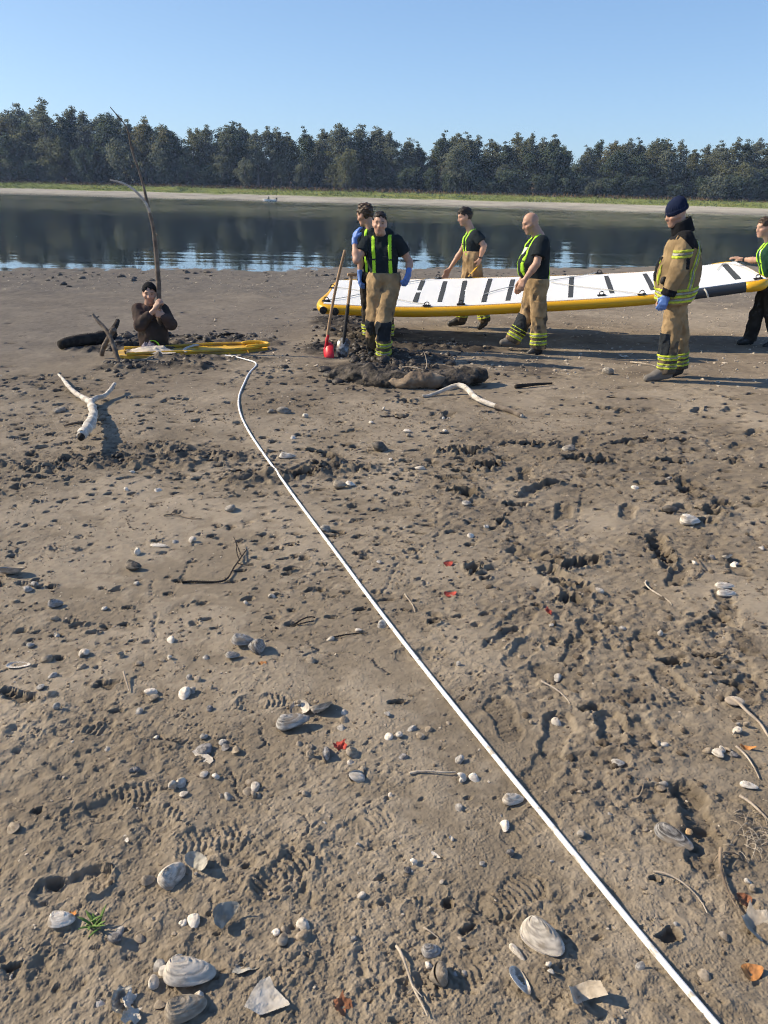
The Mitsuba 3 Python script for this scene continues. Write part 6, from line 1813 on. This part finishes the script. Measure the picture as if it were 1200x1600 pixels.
for z, m_, hf in ((-.024, 'band_yellow', .012), (0, 'band_silver', .012), (.024, 'band_yellow', .012)):
    c = at(1096, 371, Y)
    P.part('reflective_band', gt.part(lambda q, c=c, z=z, hf=hf: np.maximum(np.abs((q - c) @ unit([-.62, 0, -.95]) - z) - hf, at(1082, 380, Y)[0] - q[..., 0]), Bx, .009, .008, .011, 41), m_)
for z in (-.07, .0, .06):
    c = at(1036, 412, Y - .05)
    P.part('reflective_band', gt.part(lambda q, c=c, z=z: np.maximum(np.maximum(np.abs((q - c) @ unit([0, 1, .12]) + z + .04) - .016, q[..., 0] - c[0] + .02), np.abs(q[..., 2] - c[2]) - .28), Bx, .008, .008, .011, 41), 'band_yellow')
P.part('front_placket', gt.part(lambda q, c=at(1040, 400, Y): np.maximum(np.maximum(np.abs(q[..., 1] - c[1]) - .035, q[..., 0] - c[0] + .03), hem[2] + .2 - q[..., 2]), Bx, .010, .009, .011, 41), 'cloth_black')
cg = Garment([cone(nb_ - [.0, 0, .02], nb_ + [-.045, 0, .105], .115, .100)], .02)
D, ax, q = cg.field(.008, 0, .004, 44)
D = np.maximum(np.maximum(D, -(D + .016)), np.maximum((q - nb_ - [-.03, 0, .112]) @ unit([-.50, 0, 1]), -(q - nb_ - [0, 0, -.02]) @ unit([-.3, 0, 1])))
P.part('collar', nets(D.astype(np.float32), ax), 'cloth_black', 'upturned navy collar')
P.part('collar_lining', nets(np.maximum(np.maximum(cg.field(.008, -.013, .004, 44)[0], -(cg.field(.008, -.02, .004, 44)[0])), np.maximum((q - nb_ - [-.03, 0, .120]) @ unit([-.50, 0, 1]), -(q - nb_ - [0, 0, -.01]) @ unit([-.3, 0, 1]))).astype(np.float32), ax), 'cloth_tan')
P.part('pocket_radio', nets(*sdf_grid([cone(at(1036, 440, Y - .16), at(1037, 436, Y - .16), .03, .028)], .008)), 'rubber_black')
P.part('elbow_patch', ga.part(lambda q, c=at(1070, 412, Y - .3): np.maximum(np.abs(q[..., 2] - c[2]) - .055, c[0] - .01 - q[..., 0]), around(El + [0, 0, .05], .22), .006, .008, .015, 42), 'cloth_black')
P.part('cuff', ga.part(band_test(lerp(El, Wl, .84), Wl - El, .035), around(Wl, .2), .006, .008, .015, 42), 'cloth_black')
fire_trousers(P, Hl, Hr, legs, lerp(Hl, Hr, .5) + [0, 0, .0], 'cloth_tan', 45, (True, True), (True, False), (-1, -.15, 0), .021, (0, 0, 1), 1.12)
boots(P, legs[:1], 'boot_grey'); boots(P, legs[1:])
glove(P, hl, Wl, lerp(El, Wl, .4))
cap = [ell(P.w(-.014, 0, .045), P.A, [.112, .094, .115]), ell(P.w(-.05, 0, .10), P.A, [.07, .07, .07])]
D, ax = sdf_grid(cap, .006, .03); q = pts_of(ax); l = (q - P.c) @ P.A.T
D = D + .004 * np.sin(np.arctan2(l[..., 1], l[..., 0]) * 30) * (l[..., 2] < .085) + .006 * (fbm(q * 18, 2, 46) - .5)
P.part('knit_cap', nets(np.maximum(D, -(l[..., 2] - .012 + .18 * l[..., 0] + .0)).astype(np.float32), ax), 'cloth_beanie')
D2 = D - .006
P.part('cap_brim', nets(np.maximum(D2, np.abs(l[..., 2] - .03 + .18 * l[..., 0]) - .022).astype(np.float32), ax), 'cloth_beanie')

# ---- F: the man at the right end of the board
Y = 11.1
P = Person('man in green vest with lime braces carrying the raised right end of the board')
hd = at(1194, 356, Y)
P.head(hd, (-1, -.22, -.15), (-.08, 0, 1), .1)
nb_ = at(1203, 377, Y)
P.neck(nb_)
Sl, Sr = at(1210, 386, Y - .18), at(1198, 386, Y + .16)
El, Wl = at(1217, 418, Y - .2), at(1206, 436, Y - .3)
P.arm(Sl, El, Wl); P.skin += hand_prims(Wl, at(1194, 438, Y - .32) - Wl, (.1, .3, -.9), -1, .7)
Er, Wr = at(1183, 407, Y + .3), at(1160, 405, Y + .45)
P.arm(Sr, Er, Wr); P.skin += hand_prims(Wr, at(1148, 402, Y + .5) - Wr, (0, .2, -1), 1, .35)
Hl, Hr = at(1207, 443, Y - .1), at(1202, 443, Y + .12)
legs = [(Hl, at(1206, 494, Y - .12), at(1213, 533, Y - .1), at(1196, 541, Y - .12)), (Hr, at(1182, 492, Y + .08), at(1172, 528, Y + .06), at(1156, 535, Y + .04))]
P.body(Sl, Sr, Hl, Hr, legs); P.finish()
g = Garment(torso_prims(Sl, Sr, Hl, Hr, .125, .125, .066, None))
P.part('shirt', shirt(g, [(lerp(Hl, Hr, .5) + [0, 0, .02], (0, 0, -1)), (nb_ + [0, 0, .055], (-.3, 0, 1))], [(Sl, El, .55, .078, .078), (Sr, Er, .4, .076, .074)], seed=51), 'cloth_green')
straps(P, g, (Sl + Sr) / 2, (Hl + Hr) / 2, Sl - Sr, .08, .021, 51)
P.part('chest_lettering', g.part(lambda q, c=at(1192, 396, Y): np.maximum(np.abs(q[..., 1] - c[1] - .0) - .03, np.abs(q[..., 2] - c[2]) - .055), around(at(1190, 396, Y), .16), .007, .007, .011, 51, (15, 15, 7)), 'print_white')
fire_trousers(P, Hl, Hr, legs, lerp(Hl, Hr, .5) + [0, 0, .08], 'cloth_dark_muddy', 53, (False, False), (False, False))
boots(P, legs)
P.part('hair', hair_mesh(P.c, P.A, .014, .006, 54, .006, .018), 'hair_brown')
P.part('watch', tube([lerp(Wr, Er, .06), lerp(Wr, Er, .16)], [.034, .036], 12, steps=3), 'rubber_black', 'wrist watch')

# ---- G: the man stuck in the mud to his waist
Y = 9.68
P = Person('man in brown jumper sunk to the waist in the mud, hugging an upright branch')
hd = at(233.5, 459, Y - .03)
P.head(hd, (.25, -1, -.12), (.05, 0, 1), .35)
nb_ = at(234, 476, Y + .02)
P.neck(nb_)
Sl, Sr = at(216, 484, Y), at(254, 485, Y + .06)
El, Wl = at(218.5, 508, Y - .20), at(243, 482, Y - .20)
P.arm(Sl, El, Wl); P.skin += hand_prims(Wl, at(248.5, 470, Y - .17) - Wl, (.45, .8, 0), 1, 1.0, .1, .25)
Er, Wr = at(267, 506, Y - .12), at(256, 494, Y - .20)
P.arm(Sr, Er, Wr); P.skin += hand_prims(Wr, at(248, 491, Y - .20) - Wr, (-.2, .9, 0), -1, 1.0, .1, .25)
Hl, Hr = at(229, 542, Y), at(252, 542, Y)
gz0 = float(ground(*G(238, 545)[:2])) - .25
legs = [(Hl - [0, 0, .05], Hl + [-.05, -.25, -.35], Hl + [-.06, -.1, -.7], Hl + [-.06, -.25, -.74]), (Hr - [0, 0, .05], Hr + [.05, -.25, -.35], Hr + [.06, -.1, -.7], Hr + [.06, -.25, -.74])]
P.body(Sl, Sr, Hl, Hr, legs); P.finish()
g = Garment(torso_prims(Sl, Sr, Hl, Hr, .120, .135, .068, (at(240, 520, Y - .02), (.18, .15, .2)), [(Sl, El, 1.0, .078, .068), (El, Wl, .55, .068, .055), (Sr, Er, 1.0, .078, .068), (Er, Wr, .8, .068, .055)]))
P.part('jumper', g.mesh([(lerp(El, Wl, .58), Wl - El), (nb_ + [0, -.0, .05], (0, -.4, 1))][1:], .011, .010, 61), 'cloth_brown')
P.part('trousers', Garment(leg_prims(Hl, Hr, legs)).mesh([(lerp(Hl, Hr, .5) + [0, 0, .02], (0, 0, 1))], .014, .006, 62), 'cloth_dark_muddy')
P.part('cap', hair_mesh(P.c, P.A, .014, .004, 63, .007, .003), 'cloth_black', 'dark cap')
P.part('harness_strap', tube([at(235, 533, Y - .2), at(241, 532.5, Y - .21), at(247, 537, Y - .22), at(248, 545, Y - .24)], [.014, .014, .014, .012], 8, flat=.4), 'strap_lime', 'lime webbing strap at the waist')

# ------------------------------------------------------------------ the air
scene['air'] = {'type': 'homogeneous', 'albedo': {'type': 'rgb', 'value': [.95, .95, .95]}, 'sigma_t': {'type': 'rgb', 'value': [.00013, .00017, .00026]}}
scene['haze'] = {'type': 'cube', 'to_world': T().translate([0, 200, 14.0]).scale([900, 700, 18.5]), 'bsdf': {'type': 'null'}, 'interior': {'type': 'ref', 'id': 'air'}}
labels['haze'] = {'kind': 'stuff', 'label': 'thin blue haze in front of the far trees', 'category': 'haze'}
scene['camera']['medium'] = {'type': 'ref', 'id': 'air'}
